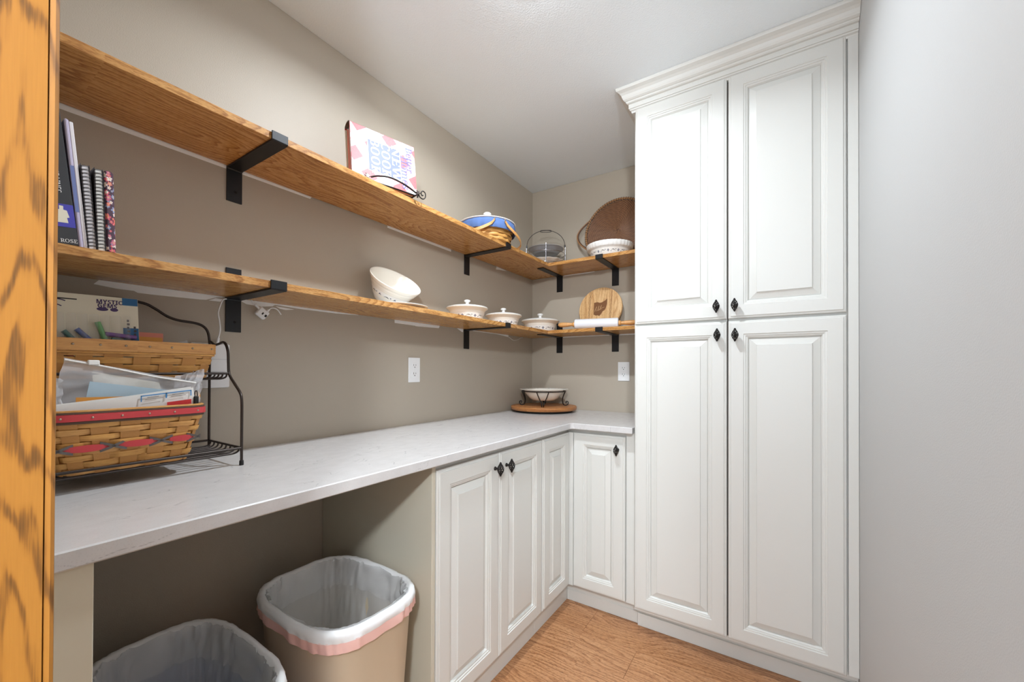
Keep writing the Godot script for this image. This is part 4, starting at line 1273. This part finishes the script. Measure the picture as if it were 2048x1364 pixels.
func build_books() -> void:
	# local frame of every book: x runs towards -z (to the right in the picture), y up, z out to the room; the spine is at z = 0
	var b := book_frame("atlas_book", "thick black paperback with white spine lettering and a blue picture block at the left end", 2.2628, 0.028, 0.26)
	part(b, "cover", Geo.new().box(Vector3(0, 0, -0.19), Vector3(0.031, 0.272, 0), 0.0008).done(), M.book_black)
	part(b, "picture_block", Geo.new().box(Vector3(0.0005, 0.034, 0.0001), Vector3(0.0305, 0.078, 0.0005)).done(), M.book_blue)
	var fig := Geo.new()
	fig.prism([Vector2(-0.0035 + 0.010, 0.042), Vector2(-0.0035 + 0.0245, 0.042), Vector2(-0.0035 + 0.0235, 0.052), Vector2(-0.0035 + 0.027, 0.053), Vector2(-0.0035 + 0.0245, 0.066), Vector2(-0.0035 + 0.020, 0.067), Vector2(-0.0035 + 0.0205, 0.074), Vector2(-0.0035 + 0.015, 0.0745), Vector2(-0.0035 + 0.0145, 0.067), Vector2(-0.0035 + 0.010, 0.066), Vector2(-0.0035 + 0.0075, 0.053), Vector2(-0.0035 + 0.0112, 0.053)], 0.0006, 0.0009)
	part(b, "printed_figure", fig.done(), M.cream_paper)
	var down := Basis(Vector3(0, -1, 0), Vector3(1, 0, 0), Vector3(0, 0, 1))
	lettering(b, "CHARTS, MAPS & TIME LINES", 0.0105, M.letter_white, Transform3D(down.scaled_local(Vector3(0.78, 1, 1)), Vector3(0.0125, 0.172, 0.0004)), false, false)
	lettering(b, "ROSE", 0.0068, M.letter_white, Transform3D(Basis.IDENTITY, Vector3(0.0185, 0.0075, 0.0004)), false, true)
	var a := book_frame("booklet", "tall thin lilac and white booklet leaning against the black paperback", 2.2312, 0.0225, 0.245)
	var cov := part(a, "cover", Geo.new().box(Vector3(0, 0, -0.2), Vector3(0.0062, 0.25, 0), 0.002).done(), M.book_lilac)
	part(cov, "printed_sky", Geo.new().box(Vector3(0.0004, 0.07, 0.0001), Vector3(0.0058, 0.16, 0.0004)).done(), M.felt_blue)
	part(a, "pages", Geo.new().box(Vector3(0.0064, 0, -0.198), Vector3(0.0122, 0.2465, -0.001), 0.001).done(), M.page_white)
	var k := 0
	for q in [[2.2182, "page_white", "grey spiral notebook, first one right of the lilac booklet", 0.0125], [2.2050, "paper", "white spiral notebook beside the floral notebook", 0.0062]]:
		var n := book_frame("spiral_notebook", q[2], q[0], q[3], 0.17)
		part(n, "pages", Geo.new().box(Vector3(0.001, 0.0, -0.16), Vector3(0.0115, 0.168, -0.002), 0.0006).done(), M[q[1]])
		for e in [-0.0001, 0.0122]:
			part(n, "cover", Geo.new().box(Vector3(e - 0.0004, 0, -0.162), Vector3(e + 0.0004, 0.170, -0.001)).done(), M.print_dark)
		var coil := Geo.new()
		for i in 23:
			var y := 0.006 + i * 0.0072
			for d in [0.0, 0.0016]:
				var pp := []
				for m in 9:
					var an := PI * m / 8.0
					pp.append(Vector3(0.0060 - cos(an) * 0.0063, y + d, -0.003 + sin(an) * 0.0072))
				coil.tube(pp, 0.00055, 4)
		part(n, "wire_binding", coil.done(), M.slot_black)
		k += 1
	var im := Image.create(64, 512, false, Image.FORMAT_RGB8)
	im.fill(c8(84, 62, 78))
	var rng := RandomNumberGenerator.new()
	rng.seed = 9
	var pal := [c8(214, 72, 96), c8(240, 220, 214), c8(224, 120, 104), c8(122, 136, 178), c8(196, 90, 122), c8(246, 232, 226), c8(232, 96, 82)]
	for i in 46:
		var cx := rng.randf() * 64
		var cy := (i + rng.randf()) * 11.0
		var c: Color = pal[rng.randi() % pal.size()]
		var nP := 5
		var rad := 8.0 + rng.randf() * 13.0
		var ph := rng.randf() * TAU
		for y in range(maxi(0, int(cy - rad)), mini(512, int(cy + rad))):
			for x in 64:
				var d := Vector2(x - cx, (y - cy))
				var an := atan2(d.y, d.x) + ph
				var e := rad * (0.55 + 0.45 * absf(cos(an * nP * 0.5)))
				if d.length() < e:
					im.set_pixel(x, y, c.lerp(c8(250, 236, 226), clampf(1.0 - d.length() / rad, 0.0, 1.0) * 0.5) if d.length() > rad * 0.2 else c8(236, 190, 110))
	var fm := textured("floral_print", ImageTexture.create_from_image(im), 0.5, Vector3(1 / 0.017, 1 / 0.17, 1))
	var fl := book_frame("floral_notebook", "dark notebook with pink and white flower print at the right end of the books", 2.1918, 0.0055, 0.17)
	part(fl, "cover", Geo.new().box(Vector3(0.0, 0, -0.15), Vector3(0.0145, 0.1705, 0.0), 0.003).done(), fm)

# ---------------------------------------------------------------- wire rack, its baskets and what they hold
func rounded_loop(hx: float, hz: float, n: int, e := 7.0) -> Array:
	# points of a rounded rectangle with even spacing in angle-like steps along its rim
	var o := []
	var per := 4.0 * (hx + hz)
	for k in n:
		var s := per * k / n
		var p: Vector2
		if s < 2 * hz: p = Vector2(hx, hz - s)
		elif s < 2 * hz + 2 * hx: p = Vector2(hx - (s - 2 * hz), -hz)
		elif s < 4 * hz + 2 * hx: p = Vector2(-hx, -hz + (s - 2 * hz - 2 * hx))
		else: p = Vector2(-hx + (s - 4 * hz - 2 * hx), hz)
		var q := pow(pow(absf(p.x) / hx, e) + pow(absf(p.y) / hz, e), 1.0 / e)
		o.append(p / q)
	return o

# a woven splint basket; sizes at foot and at rim, rows of weavers
func weave(parent: Node3D, hx0: float, hz0: float, hx1: float, hz1: float, ht: float, rows: int, ups: int, accent := -1) -> void:
	var n := 192
	var rim := rounded_loop(hx1, hz1, n)
	var step := ht / rows
	for r in rows:
		var g := Geo.new()
		g.grain = 2
		g.uvo = Vector2(0.13 * r, 0.011 * r)
		var rings := []
		var y0 := r * step + step * 0.07
		var y1 := (r + 1) * step - step * 0.07
		for j in 4:
			var y: float = [y0, y0 + step * 0.1, y1 - step * 0.1, y1][j]
			var t := y / ht
			var sc := Vector2(lerpf(hx0, hx1, t) / hx1, lerpf(hz0, hz1, t) / hz1)
			var lp := []
			for q in rim: lp.append(q * sc)
			var ring := []
			for k in n:
				var ph := float(k) / n * ups * TAU * 0.5 + (PI if r % 2 else 0.0)
				var s := clampf(sin(ph) * 2.2, -1.0, 1.0)
				var out: Vector2 = lp[k].normalized() * (0.0030 * s + [-0.0006, 0.0, 0.0, -0.0006][j])
				ring.append(Vector3(lp[k].x + out.x, y, lp[k].y + out.y))
			rings.append(ring)
		g.loft(rings)
		part(parent, "weaver", g.done(), M.red_splint if r == accent else (M.splint_wood if r % 3 else M.splint_wood_light))
	# uprights
	for u in ups:
		var k0 := (float(u) + 0.5) / ups
		var g := Geo.new()
		g.grain = 1
		g.uvo = Vector2(0.03 * u, 0.02 * u)
		var rows2 := []
		for j in 2:
			var sc := Vector2(lerpf(hx0, hx1, j) / hx1, lerpf(hz0, hz1, j) / hz1)
			var lp := []
			for q in rim: lp.append(q * sc)
			var row := []
			for m in 5:
				var kk := k0 + (m - 2) / 4.0 * (0.62 / ups)
				var p: Vector2 = lp[int(posmod(roundi(kk * n), n))]
				row.append(Vector3(p.x, j * ht, p.y))
			rows2.append(row)
		g.sheet(rows2)
		part(parent, "upright_splint", g.done(), M.splint_upright)
	# floor of the basket
	var o := []
	for p in rounded_loop(hx0 - 0.002, hz0 - 0.002, 48): o.append(p)
	var fg := Geo.new()
	fg.xf = Transform3D(Basis(Vector3(1, 0, 0), Vector3(0, 0, 1), Vector3(0, -1, 0)), Vector3.ZERO)
	fg.prism(o, -0.003, -0.0005)
	part(parent, "bottom", fg.done(), M.splint_wood)

func band(parent: Node3D, called: String, hx: float, hz: float, y0: float, y1: float, thick: float, m: Material) -> void:
	var n := 96
	var a := rounded_loop(hx, hz, n)
	var b := rounded_loop(hx - thick, hz - thick, n)
	var c := 0.0006
	var rings := []
	for q in [[b, y0], [a, y0 + c], [a, y1 - c], [b, y1]]:
		var ring := []
		for k in n: ring.append(Vector3(q[0][k].x, q[1], q[0][k].y))
		rings.append(ring)
	rings.append(rings[0])
	var g := Geo.new()
	g.grain = 2
	part(parent, called, g.loft(rings, false, false, 0xFFFFFFFF).done(), m)

func sheet_of(p: Array, thick := 0.0005) -> ArrayMesh:
	# four corners, a little solid plate
	var n: Vector3 = (p[1] - p[0]).cross(p[3] - p[0]).normalized() * thick
	var g := Geo.new()
	g.loft([[p[0] - n, p[1] - n, p[2] - n, p[3] - n], [p[0] + n, p[1] + n, p[2] + n, p[3] + n]], false, true, 0xFFFFFFFF)
	return g.done()

# crumpled film: a grid between four corners pushed about by noise
func film(p: Array, amp: float, seed_: int, n := 14) -> ArrayMesh:
	var ns := noise(seed_, 1.0, 2)
	var rows := []
	for i in n + 1:
		var row := []
		for k in n + 1:
			var u := float(k) / n
			var v := float(i) / n
			var q: Vector3 = p[0].lerp(p[1], u).lerp(p[3].lerp(p[2], u), v)
			row.append(q + Vector3(ns.get_noise_2d(u * 5.0, v * 4.0), 0.4 * ns.get_noise_2d(u * 5.0 + 30.0, v * 4.0), 0.6 * ns.get_noise_2d(u * 5.0, v * 4.0 + 60.0)) * amp)
		rows.append(row)
	return Geo.new().sheet(rows).done()

func build_rack() -> void:
	var z0 := 1.925
	var z1 := 2.325
	var zc := (z0 + z1) * 0.5
	var t := thing("wire_rack", "two-tier dark wire rack with curled ends holding the baskets on the countertop", "rack", Vector3(0, 0, 0))
	var im: Material = M.bronze_iron
	var rr := 0.0036
	for z in [z0, z1]:
		# end frame: front leg, curve back over the upper tier, down to the rear upright
		var fr := [Vector3(0.236, 0.918, z), Vector3(0.236, 1.02, z), Vector3(0.235, 1.085, z), Vector3(0.224, 1.107, z), Vector3(0.195, 1.128, z), Vector3(0.160, 1.155, z), Vector3(0.1535, 1.185, z), Vector3(0.150, 1.218, z), Vector3(0.136, 1.239, z), Vector3(0.1186, 1.2455, z), Vector3(0.098, 1.2425, z), Vector3(0.066, 1.240, z), Vector3(0.036, 1.250, z)]
		part(t, "end_frame", Geo.new().tube(smooth(fr, 6), rr, 8).done(), im)
		part(t, "rear_upright", Geo.new().tube([Vector3(0.030, 0.918, z), Vector3(0.030, 1.245, z)], rr, 8).done(), im)
		for x in [0.236, 0.030]:
			var cp := part(t, "foot_cap", Geo.new().lathe([Vector2(0, 0.0003), Vector2(0.005, 0.0003), Vector2(0.0054, 0.002), Vector2(0.005, 0.012), Vector2(0.0036, 0.0135)], 12).done(), M.black_base)
			cp.position = Vector3(x, 0.914, z)
	# arched back
	var arch := []
	for q in [[0.0, 1.245], [0.004, 1.275], [0.014, 1.292], [0.034, 1.301], [0.075, 1.3055], [0.100, 1.314], [0.125, 1.331], [0.150, 1.343], [0.2, 1.348]]:
		arch.append(Vector3(0.030, q[1], z0 + q[0]))
	var full := arch.duplicate()
	for i in range(arch.size() - 2, -1, -1):
		full.append(Vector3(0.030, arch[i].y, z1 + z0 - arch[i].z))
	part(t, "back_arch", Geo.new().tube(smooth(full, 5), rr, 8).done(), im)
	for s in [-1.0, 1.0]:
		var sc := []
		for k in 22:
			var a := k / 21.0 * TAU * 1.25
			var r := 0.030 - 0.011 * k / 21.0
			sc.append(Vector3(0.030, 1.296 + cos(a) * r, zc + s * (0.012 + sin(a) * r * -1.0 + 0.0) - s * 0.0))
		part(t, "scroll", Geo.new().tube(sc, 0.003, 8).done(), im)
	# tiers: frame and drop wires with turned-up ends
	for tier in [[0.960, 0.236, 8], [1.1575, 0.158, 5]]:
		var y: float = tier[0]
		var xf: float = tier[1]
		part(t, "tier_rail", Geo.new().tube([Vector3(xf, y, z0), Vector3(xf, y, z1)], 0.0032, 8).done(), im)
		part(t, "tier_rail", Geo.new().tube([Vector3(0.030, y, z0), Vector3(0.030, y, z1)], 0.0032, 8).done(), im)
		for z in [z0, z1]:
			part(t, "tier_rail", Geo.new().tube([Vector3(0.030, y, z), Vector3(xf, y, z)], 0.0032, 8).done(), im)
		for i in int(tier[2]):
			var x := lerpf(0.030, xf, (i + 0.5) / tier[2])
			var wp := smooth([Vector3(x, y, z0), Vector3(x, y - 0.010, z0 + 0.003), Vector3(x, y - 0.0145, z0 + 0.014), Vector3(x, y - 0.0150, z0 + 0.03)], 5)
			wp.append_array([Vector3(x, y - 0.0150, zc), Vector3(x, y - 0.0150, z1 - 0.03)])
			wp.append_array(smooth([Vector3(x, y - 0.0150, z1 - 0.029), Vector3(x, y - 0.0145, z1 - 0.014), Vector3(x, y - 0.010, z1 - 0.003), Vector3(x, y, z1)], 5))
			part(t, "shelf_wire", Geo.new().tube(wp, 0.0024, 6).done(), im)
	# lower basket
	var zb := 2.140
	var lo := thing("striped_basket", "woven splint basket with red rim band and striped side on the lower rack tier", "basket", Vector3(0.152, 0.9482, zb))
	weave(lo, 0.068, 0.108, 0.094, 0.133, 0.112, 8, 18)
	band(lo, "rim_strip", 0.0975, 0.1365, 0.108, 0.114, 0.004, M.rim_brown)
	band(lo, "rim_strip", 0.1000, 0.1390, 0.1135, 0.1285, 0.006, M.red_splint)
	band(lo, "rim_strip", 0.0985, 0.1375, 0.128, 0.1325, 0.005, M.rim_brown)
	band(lo, "rim_strip", 0.0965, 0.1355, 0.132, 0.1365, 0.004, M.splint_wood_light)
	for i in 6:
		var k := part(lo, "tack", Geo.new().lathe([Vector2(0.0022, 0), Vector2(0.0018, 0.001), Vector2(0, 0.0014)], 10).done(), M.tack)
		k.position = Vector3(0.1001, 0.121, -0.112 + i * 0.045)
		k.rotation.z = -PI / 2
	# red and grey accents laid over the middle rows
	var zs := [-0.086, -0.008, 0.074]
	var tt := 0.5
	var xs := lerpf(0.068, 0.094, tt) + 0.0042
	for i in 3:
		var g := Geo.new()
		var rows := []
		for m in 13:
			var u := m / 12.0
			var zz: float = zs[i] + (u - 0.5) * (0.066 if i else 0.046)
			var hh := 0.0072 * (0.55 + 0.45 * sin(PI * u))
			var xo := xs - 0.001 + 0.0025 * sin(PI * u)
			rows.append([Vector3(xo - 0.0012, 0.056 - hh, zz), Vector3(xo, 0.056 - hh, zz), Vector3(xo + 0.0008, 0.056 + hh, zz), Vector3(xo - 0.0012, 0.056 + hh, zz)])
		g.loft(rows, false, true, 0xFFFFFFFF)
		part(lo, "red_accent", g.done(), M.red_splint)
	for i in 4:
		var zz2: float = [-0.116, -0.047, 0.033, 0.114][i]
		for s in [-1.0, 1.0]:
			var pts := [Vector3(xs - 0.0008, 0.056 + s * 0.0085, zz2 - 0.021), Vector3(xs + 0.0012, 0.056 + s * 0.003, zz2 - 0.006), Vector3(xs + 0.0014, 0.056 - s * 0.003, zz2 + 0.006), Vector3(xs - 0.0008, 0.056 - s * 0.0085, zz2 + 0.021)]
			if i == 0: pts = pts.slice(1)
			if i == 3: pts = pts.slice(0, 3)
			var g := Geo.new()
			var rows := []
			for q in smooth(pts, 5):
				rows.append([q + Vector3(-0.0006, -0.0028, 0), q + Vector3(0.0006, -0.0028, 0), q + Vector3(0.0006, 0.0028, 0), q + Vector3(-0.0006, 0.0028, 0)])
			g.loft(rows, false, true, 0xFFFFFFFF)
			part(lo, "grey_accent", g.done(), M.grey_splint)
	var wd := Geo.new()
	wd.xf = Transform3D(Basis(Vector3.RIGHT, -PI / 2), Vector3(-0.02, 0.150, -0.139))
	wd.lathe([Vector2(0, -0.004), Vector2(0.006, -0.003), Vector2(0.0125, 0.004), Vector2(0.0130, 0.010), Vector2(0.009, 0.016), Vector2(0, 0.018)], 20)
	part(lo, "wooden_ear", wd.done(), M.handle_wood)
	# upper basket
	var up := thing("plain_basket", "plain woven splint basket with a tacked rim on the upper tier of the rack", "basket", Vector3(0.098, 1.1458, 2.118))
	weave(up, 0.046, 0.148, 0.060, 0.163, 0.068, 4, 18)
	band(up, "rim_strip", 0.0655, 0.1685, 0.0625, 0.0905, 0.006, M.handle_wood)
	band(up, "rim_strip", 0.0635, 0.1665, 0.0575, 0.0630, 0.004, M.splint_wood)
	for i in 8:
		var k := part(up, "tack", Geo.new().lathe([Vector2(0.0026, 0), Vector2(0.0022, 0.0012), Vector2(0, 0.0016)], 10).done(), M.tack)
		k.position = Vector3(0.0656, 0.077, -0.150 + i * 0.0425)
		k.rotation.z = -PI / 2
	build_rack_contents()

func build_rack_contents() -> void:
	# blister pack of gel crayons standing in the upper basket
	var tilt := Basis(Vector3.FORWARD, deg_to_rad(-4))
	var k := thing("pen_pack", "blister card pack of coloured markers standing in the upper basket", "pack", Vector3(0.112, 1.166, 2.0995))
	k.basis = Basis(Vector3.UP, PI / 2) * Basis(Vector3.BACK, deg_to_rad(1.5)) * Basis(Vector3.RIGHT, deg_to_rad(-3))
	# local x runs towards -z; the card spans -0.185 .. 0
	var Wk := 0.185
	part(k, "card", Geo.new().box(Vector3(-Wk, 0, -0.0006), Vector3(0, 0.176, 0.0)).done(), M.cream_paper)
	part(k, "colour_block", Geo.new().box(Vector3(-0.0285, 0.158, 0.0001), Vector3(-0.0005, 0.1755, 0.0004)).done(), M.card_blue, "dark blue printed corner")
	part(k, "colour_block", Geo.new().box(Vector3(-0.0285, 0.04, 0.0001), Vector3(-0.0005, 0.103, 0.0004)).done(), M.card_blue, "dark blue printed block")
	part(k, "hang_slot", Geo.new().box(Vector3(-0.138, 0.162, 0.0001), Vector3(-0.104, 0.1645, 0.0003)).done(), M.slot_black)
	lettering(k, "MYSTIC", 0.0098, M.print_violet, Transform3D(Basis.IDENTITY.scaled_local(Vector3(0.95, 1, 1)), Vector3(-0.0505, 0.1625, 0.0004)), true)
	lettering(k, "GEMS", 0.0092, M.print_violet, Transform3D(Basis.IDENTITY.scaled_local(Vector3(1.0, 1, 1)), Vector3(-0.0545, 0.1530, 0.0004)), true)
	for q in [[-0.073, -0.053], [-0.050, -0.036]]:
		var o := []
		for i in 20:
			var a := TAU * i / 20
			o.append(Vector2((q[0] + q[1]) * 0.5 + cos(a) * (q[1] - q[0]) * 0.5, 0.1450 + sin(a) * 0.0042))
		part(k, "printed_oval", Geo.new().prism(o, 0.0001, 0.0004).done(), M.print_violet)
	for q in [[-0.170, -0.122, 0.158], [-0.165, -0.128, 0.146], [-0.172, -0.135, 0.138]]:
		part(k, "printed_scribble", Geo.new().tube(smooth([Vector3(q[0], q[2], 0.0004), Vector3(lerpf(q[0], q[1], 0.3), q[2] + 0.006, 0.0004), Vector3(lerpf(q[0], q[1], 0.5), q[2] - 0.004, 0.0004), Vector3(lerpf(q[0], q[1], 0.75), q[2] + 0.003, 0.0004), Vector3(q[1], q[2], 0.0004)], 6), 0.0011, 4).done(), M.print_violet)
	for r in 2:
		var g := Geo.new()
		for i in 9:
			g.box(Vector3(-0.0215 + r * 0.012, 0.118 - r * 0.016 - i * 0.0085, 0.0005), Vector3(-0.0175 + r * 0.012 + 0.001 * (i % 2), 0.1235 - r * 0.016 - i * 0.0085, 0.0007))
		part(k, "small_print", g.done(), M.print_dark)
	var pens := [["felt_pink", -0.140, 0.072, 0.5], ["felt_teal", -0.128, 0.090, 0.65], ["felt_blue", -0.108, 0.095, 0.7], ["felt_green", -0.074, 0.113, 0.28], ["felt_violet", -0.092, 0.072, 1.25], ["felt_teal", -0.052, 0.074, 1.3], ["felt_violet", -0.062, 0.086, 1.45]]
	for q in pens:
		var top := Vector3(q[1], q[2], 0.0085)
		var dn := Vector3(sin(q[3]), -cos(q[3]), 0) * 0.055
		part(k, "marker", Geo.new().tube([top, top + dn], 0.0052, 10).done(), M[q[0]])
	var bl := Geo.new()
	for i in 9:
		var x := -0.178 + i * 0.0182
		bl.sg(1)
		var rows := []
		for m in 9:
			var a := PI * m / 8.0
			rows.append([Vector3(x + 0.0085 - cos(a) * 0.0082, 0.045, 0.0006 + sin(a) * 0.0148), Vector3(x + 0.0085 - cos(a) * 0.0082, 0.130, 0.0006 + sin(a) * 0.0148)])
		bl.sheet(rows)
	part(k, "clear_blister", bl.done(), M.clear_blister)
	var oc := thing("orange_card", "orange and pink card box lying in the upper basket behind the marker pack", "card", Vector3(0.075, 1.225, 2.085))
	oc.basis = Basis(Vector3.UP, PI / 2 + 0.15)
	part(oc, "card", Geo.new().box(Vector3(-0.02, 0.0, -0.004), Vector3(0.040, 0.0375, 0.004), 0.0005).done(), M.salmon_card)
	part(oc, "label", Geo.new().box(Vector3(-0.019, 0.008, 0.0041), Vector3(0.038, 0.026, 0.0044)).done(), M.orange_card)
	part(oc, "small_print", Geo.new().box(Vector3(0.0, 0.010, 0.0045), Vector3(0.030, 0.013, 0.0047)).done(), M.print_dark)
	solo("clear_sleeve", sheet_of([Vector3(0.075, 1.216, 2.050), Vector3(0.085, 1.216, 1.988), Vector3(0.080, 1.248, 1.996), Vector3(0.075, 1.235, 2.030)], 0.0004), M.bag_film, "small clear plastic sleeve poking out of the upper basket", "sleeve")
	# lower basket
	var zb := thing("zip_bag", "large clear zip bag with a white slider standing in the lower basket", "bag")
	var bagp := [Vector3(0.168, 1.045, 2.262), Vector3(0.172, 1.045, 2.030), Vector3(0.190, 1.137, 2.012), Vector3(0.182, 1.192, 2.238)]
	part(zb, "film", film(bagp, 0.006, 71), M.bag_film)
	part(zb, "zip_strip", Geo.new().tube(smooth([bagp[3] + Vector3(0.001, -0.004, 0), Vector3(0.184, 1.172, 2.17), Vector3(0.187, 1.150, 2.09), bagp[2] + Vector3(0.001, -0.003, 0.0)], 6), 0.0022, 6).done(), M.paper)
	part(zb, "slider", Geo.new().box(Vector3(0.179, 1.177, 2.186), Vector3(0.189, 1.188, 2.204), 0.0015).done(), M.paper)
	solo("crumpled_bag", film([Vector3(0.176, 1.06, 2.062), Vector3(0.180, 1.06, 2.000), Vector3(0.184, 1.170, 1.992), Vector3(0.178, 1.150, 2.048)], 0.009, 73), M.bag_film, "crumpled clear plastic bag behind the zip bag on the right", "bag")
	solo("crumpled_bag", film([Vector3(0.195, 1.06, 2.285), Vector3(0.195, 1.06, 2.235), Vector3(0.195, 1.150, 2.245), Vector3(0.19, 1.155, 2.285)], 0.010, 74), M.bag_film, "crumpled clear plastic bag at the left end of the lower basket", "bag")
	solo("cream_card", sheet_of([Vector3(0.158, 1.06, 2.185), Vector3(0.162, 1.06, 2.06), Vector3(0.166, 1.136, 2.078), Vector3(0.160, 1.163, 2.193)]), M.cream_paper, "cream card inside the zip bag in the lower basket", "card")
	solo("picture_card", sheet_of([Vector3(0.195, 1.06, 2.215), Vector3(0.198, 1.06, 2.055), Vector3(0.2, 1.118, 2.07), Vector3(0.197, 1.142, 2.203)]), M.sky_card, "pale blue picture card in front of the zip bag", "card")
	solo("orange_envelope", sheet_of([Vector3(0.206, 1.06, 2.225), Vector3(0.208, 1.06, 2.12), Vector3(0.21, 1.107, 2.12), Vector3(0.208, 1.109, 2.225)]), M.orange_card, "orange paper edge low in the lower basket", "paper")
	var pp := thing("printed_papers", "white papers with blue table lines and a red block in the lower basket", "papers")
	for i in 2:
		var d := i * 0.0035
		var c := [Vector3(0.222 - d, 1.055, 2.262), Vector3(0.222 - d, 1.055, 2.02), Vector3(0.228 - d, 1.124 + d * 0.6, 2.030 + d), Vector3(0.226 - d, 1.105 + d, 2.145 + d)]
		part(pp, "sheet", sheet_of(c), M.paper)
		part(pp, "sheet", sheet_of([c[0], c[1] + Vector3(0, 0.0, 0.12), c[3], Vector3(0.226 - d, 1.094 + d * 0.7, 2.262)]), M.paper)
	var pl := [Vector3(0.2286, 1.0975, 2.128), Vector3(0.2294, 1.116, 2.036)]
	var Q := func(u: float, v: float) -> Vector3: return Vector3(0.2296, lerpf(1.1085, 1.1185, u) - v, lerpf(2.128, 2.034, u))
	for q in [[0.0, 0.0, 1.0, 0.0022], [0.0, 0.0, 0.02, 0.014], [0.47, 0.0, 0.50, 0.012], [0.98, 0.0, 1.0, 0.014]]:
		part(pp, "blue_line", sheet_of([Q.call(q[0], q[3]), Q.call(q[2], q[3]), Q.call(q[2], q[1]), Q.call(q[0], q[1])], 0.0003), M.print_blue)
	for q in [[0.12, 0.005, 0.34], [0.08, 0.010, 0.42], [0.60, 0.005, 0.84], [0.58, 0.0095, 0.88]]:
		part(pp, "small_print", sheet_of([Q.call(q[0], q[1] + 0.0008), Q.call(q[2], q[1] + 0.0008), Q.call(q[2], q[1]), Q.call(q[0], q[1])], 0.0002), M.grey_splint)
	part(pp, "red_block", sheet_of([Q.call(0.5, 0.034), Q.call(1.0, 0.034), Q.call(1.0, 0.0225), Q.call(0.5, 0.0225)], 0.0003), M.print_red)
	var cl := thing("binder_clip", "black binder clip on the papers at the right end of the lower basket", "clip", Vector3(0.226, 1.094, 2.0235))
	part(cl, "jaw", Geo.new().box(Vector3(-0.004, -0.012, -0.005), Vector3(0.004, 0.009, 0.005), 0.002).done(), M.slot_black)
	part(cl, "lever", Geo.new().tube(smooth([Vector3(0, 0.008, -0.003), Vector3(0, 0.019, -0.002), Vector3(0, 0.0215, 0), Vector3(0, 0.019, 0.002), Vector3(0, 0.008, 0.003)], 4), 0.0012, 5).done(), M.slot_black)

# ---------------------------------------------------------------- waste bins with liners
func super_loop(hx: float, hz: float, n: int, e := 3.4) -> Array:
	var o := []
	for k in n:
		var a := TAU * k / n
		var c := cos(a)
		var s := sin(a)
		o.append(Vector2(signf(s) * pow(absf(s), 2.0 / e) * hx, signf(c) * pow(absf(c), 2.0 / e) * hz))
	return o

func bin(label: String, at: Vector3, hx: float, hz: float, ht: float, body: Material, seed_: int, tape: bool) -> void:
	var t := thing("waste_bin", label, "bin", at)
	var n := 144
	var ns := noise(seed_, 1.0, 3)
	var loop := func(s: float, y: float, grow := 0.0, wr := 0.0, fq := 1.0) -> Array:
		var o := []
		var lp := super_loop(hx * s + grow, hz * s + grow, n)
		for k in n:
			var p: Vector2 = lp[k]
			var w := 0.0
			if wr != 0.0:
				var ca := cos(TAU * k / n)
				var sa := sin(TAU * k / n)
				w = wr * (ns.get_noise_3d(ca * 4.0 * fq, sa * 4.0 * fq, y * 9.0) + 0.5 * ns.get_noise_3d(ca * 13.0, sa * 13.0, y * 14.0 + 5.0))
			var d := p.normalized() * w
			o.append(Vector3(p.x + d.x, y + w * 0.4, p.y + d.y))
		return o
	# body: outer wall, floor, inner wall
	var taper := func(y: float) -> float: return lerpf(0.80, 0.985, y / ht)
	var g := Geo.new()
	g.loft([loop.call(taper.call(0.0) - 0.012, 0.0005), loop.call(taper.call(0.0), 0.008), loop.call(taper.call(ht * 0.5), ht * 0.5), loop.call(taper.call(ht - 0.03), ht - 0.03), loop.call(1.0, ht - 0.022), loop.call(1.0, ht - 0.004), loop.call(0.985, ht), loop.call(0.955, ht - 0.004), loop.call(taper.call(ht * 0.5) - 0.03, ht * 0.5), loop.call(taper.call(0.0) - 0.03, 0.008)], false, true)
	part(t, "bin_body", g.done(), body)
	# liner hanging inside
	var sc := func(y: float) -> float: return lerpf(0.60, 0.93, pow(clampf((y - 0.035) / (ht - 0.035), 0.0, 1.0), 0.62))
	var film_rings := func(y1: float, y0: float, m: int, grow: float) -> Array:
		var o := []
		for i in m + 1:
			var y := lerpf(y1, y0, float(i) / m)
			o.append(loop.call(sc.call(y), y, grow, 0.012, 1.5))
		return o
	part(t, "liner_inside", Geo.new().loft(film_rings.call(ht + 0.001, 0.04, 22, 0.0)).done(), M.liner_film, "translucent white liner")
	part(t, "liner_hem", Geo.new().loft(film_rings.call(ht + 0.003, ht - 0.078, 7, -0.0035)).done(), M.liner_cuff, "doubled hem of the liner")
	# rolled over the rim
	var ro := Geo.new()
	ro.loft([loop.call(0.925, ht - 0.008, 0.0, 0.006, 1.5), loop.call(0.948, ht + 0.004, 0.0, 0.004), loop.call(0.985, ht + 0.0065, 0.0, 0.003), loop.call(1.0, ht + 0.003, 0.0045, 0.003), loop.call(1.0, ht - 0.010, 0.0065, 0.004, 1.5), loop.call(1.0, ht - 0.020, 0.0055, 0.006, 1.7)])
	part(t, "liner_rim", ro.done(), M.liner_white, "white liner folded over the rim")
	var sk := Geo.new()
	sk.loft([loop.call(1.0, ht - 0.018, 0.0052, 0.006, 1.7), loop.call(1.0, ht - 0.032, 0.0050, 0.007, 1.7), loop.call(1.0, ht - 0.046, 0.0035, 0.009, 1.7)])
	part(t, "drawstring_hem" if tape else "liner_skirt", sk.done(), M.pink_tape if tape else M.liner_cuff)

func build_bins() -> void:
	bin("beige waste bin with a white liner and pink drawstring hem, beside the cabinet", Vector3(0.392, 0.0, 1.744), 0.203, 0.153, 0.550, M.bin_beige, 81, true)
	bin("blue waste bin with a white liner, near the support panel", Vector3(0.388, 0.0, 2.095), 0.222, 0.134, 0.522, M.bin_blue, 85, false)
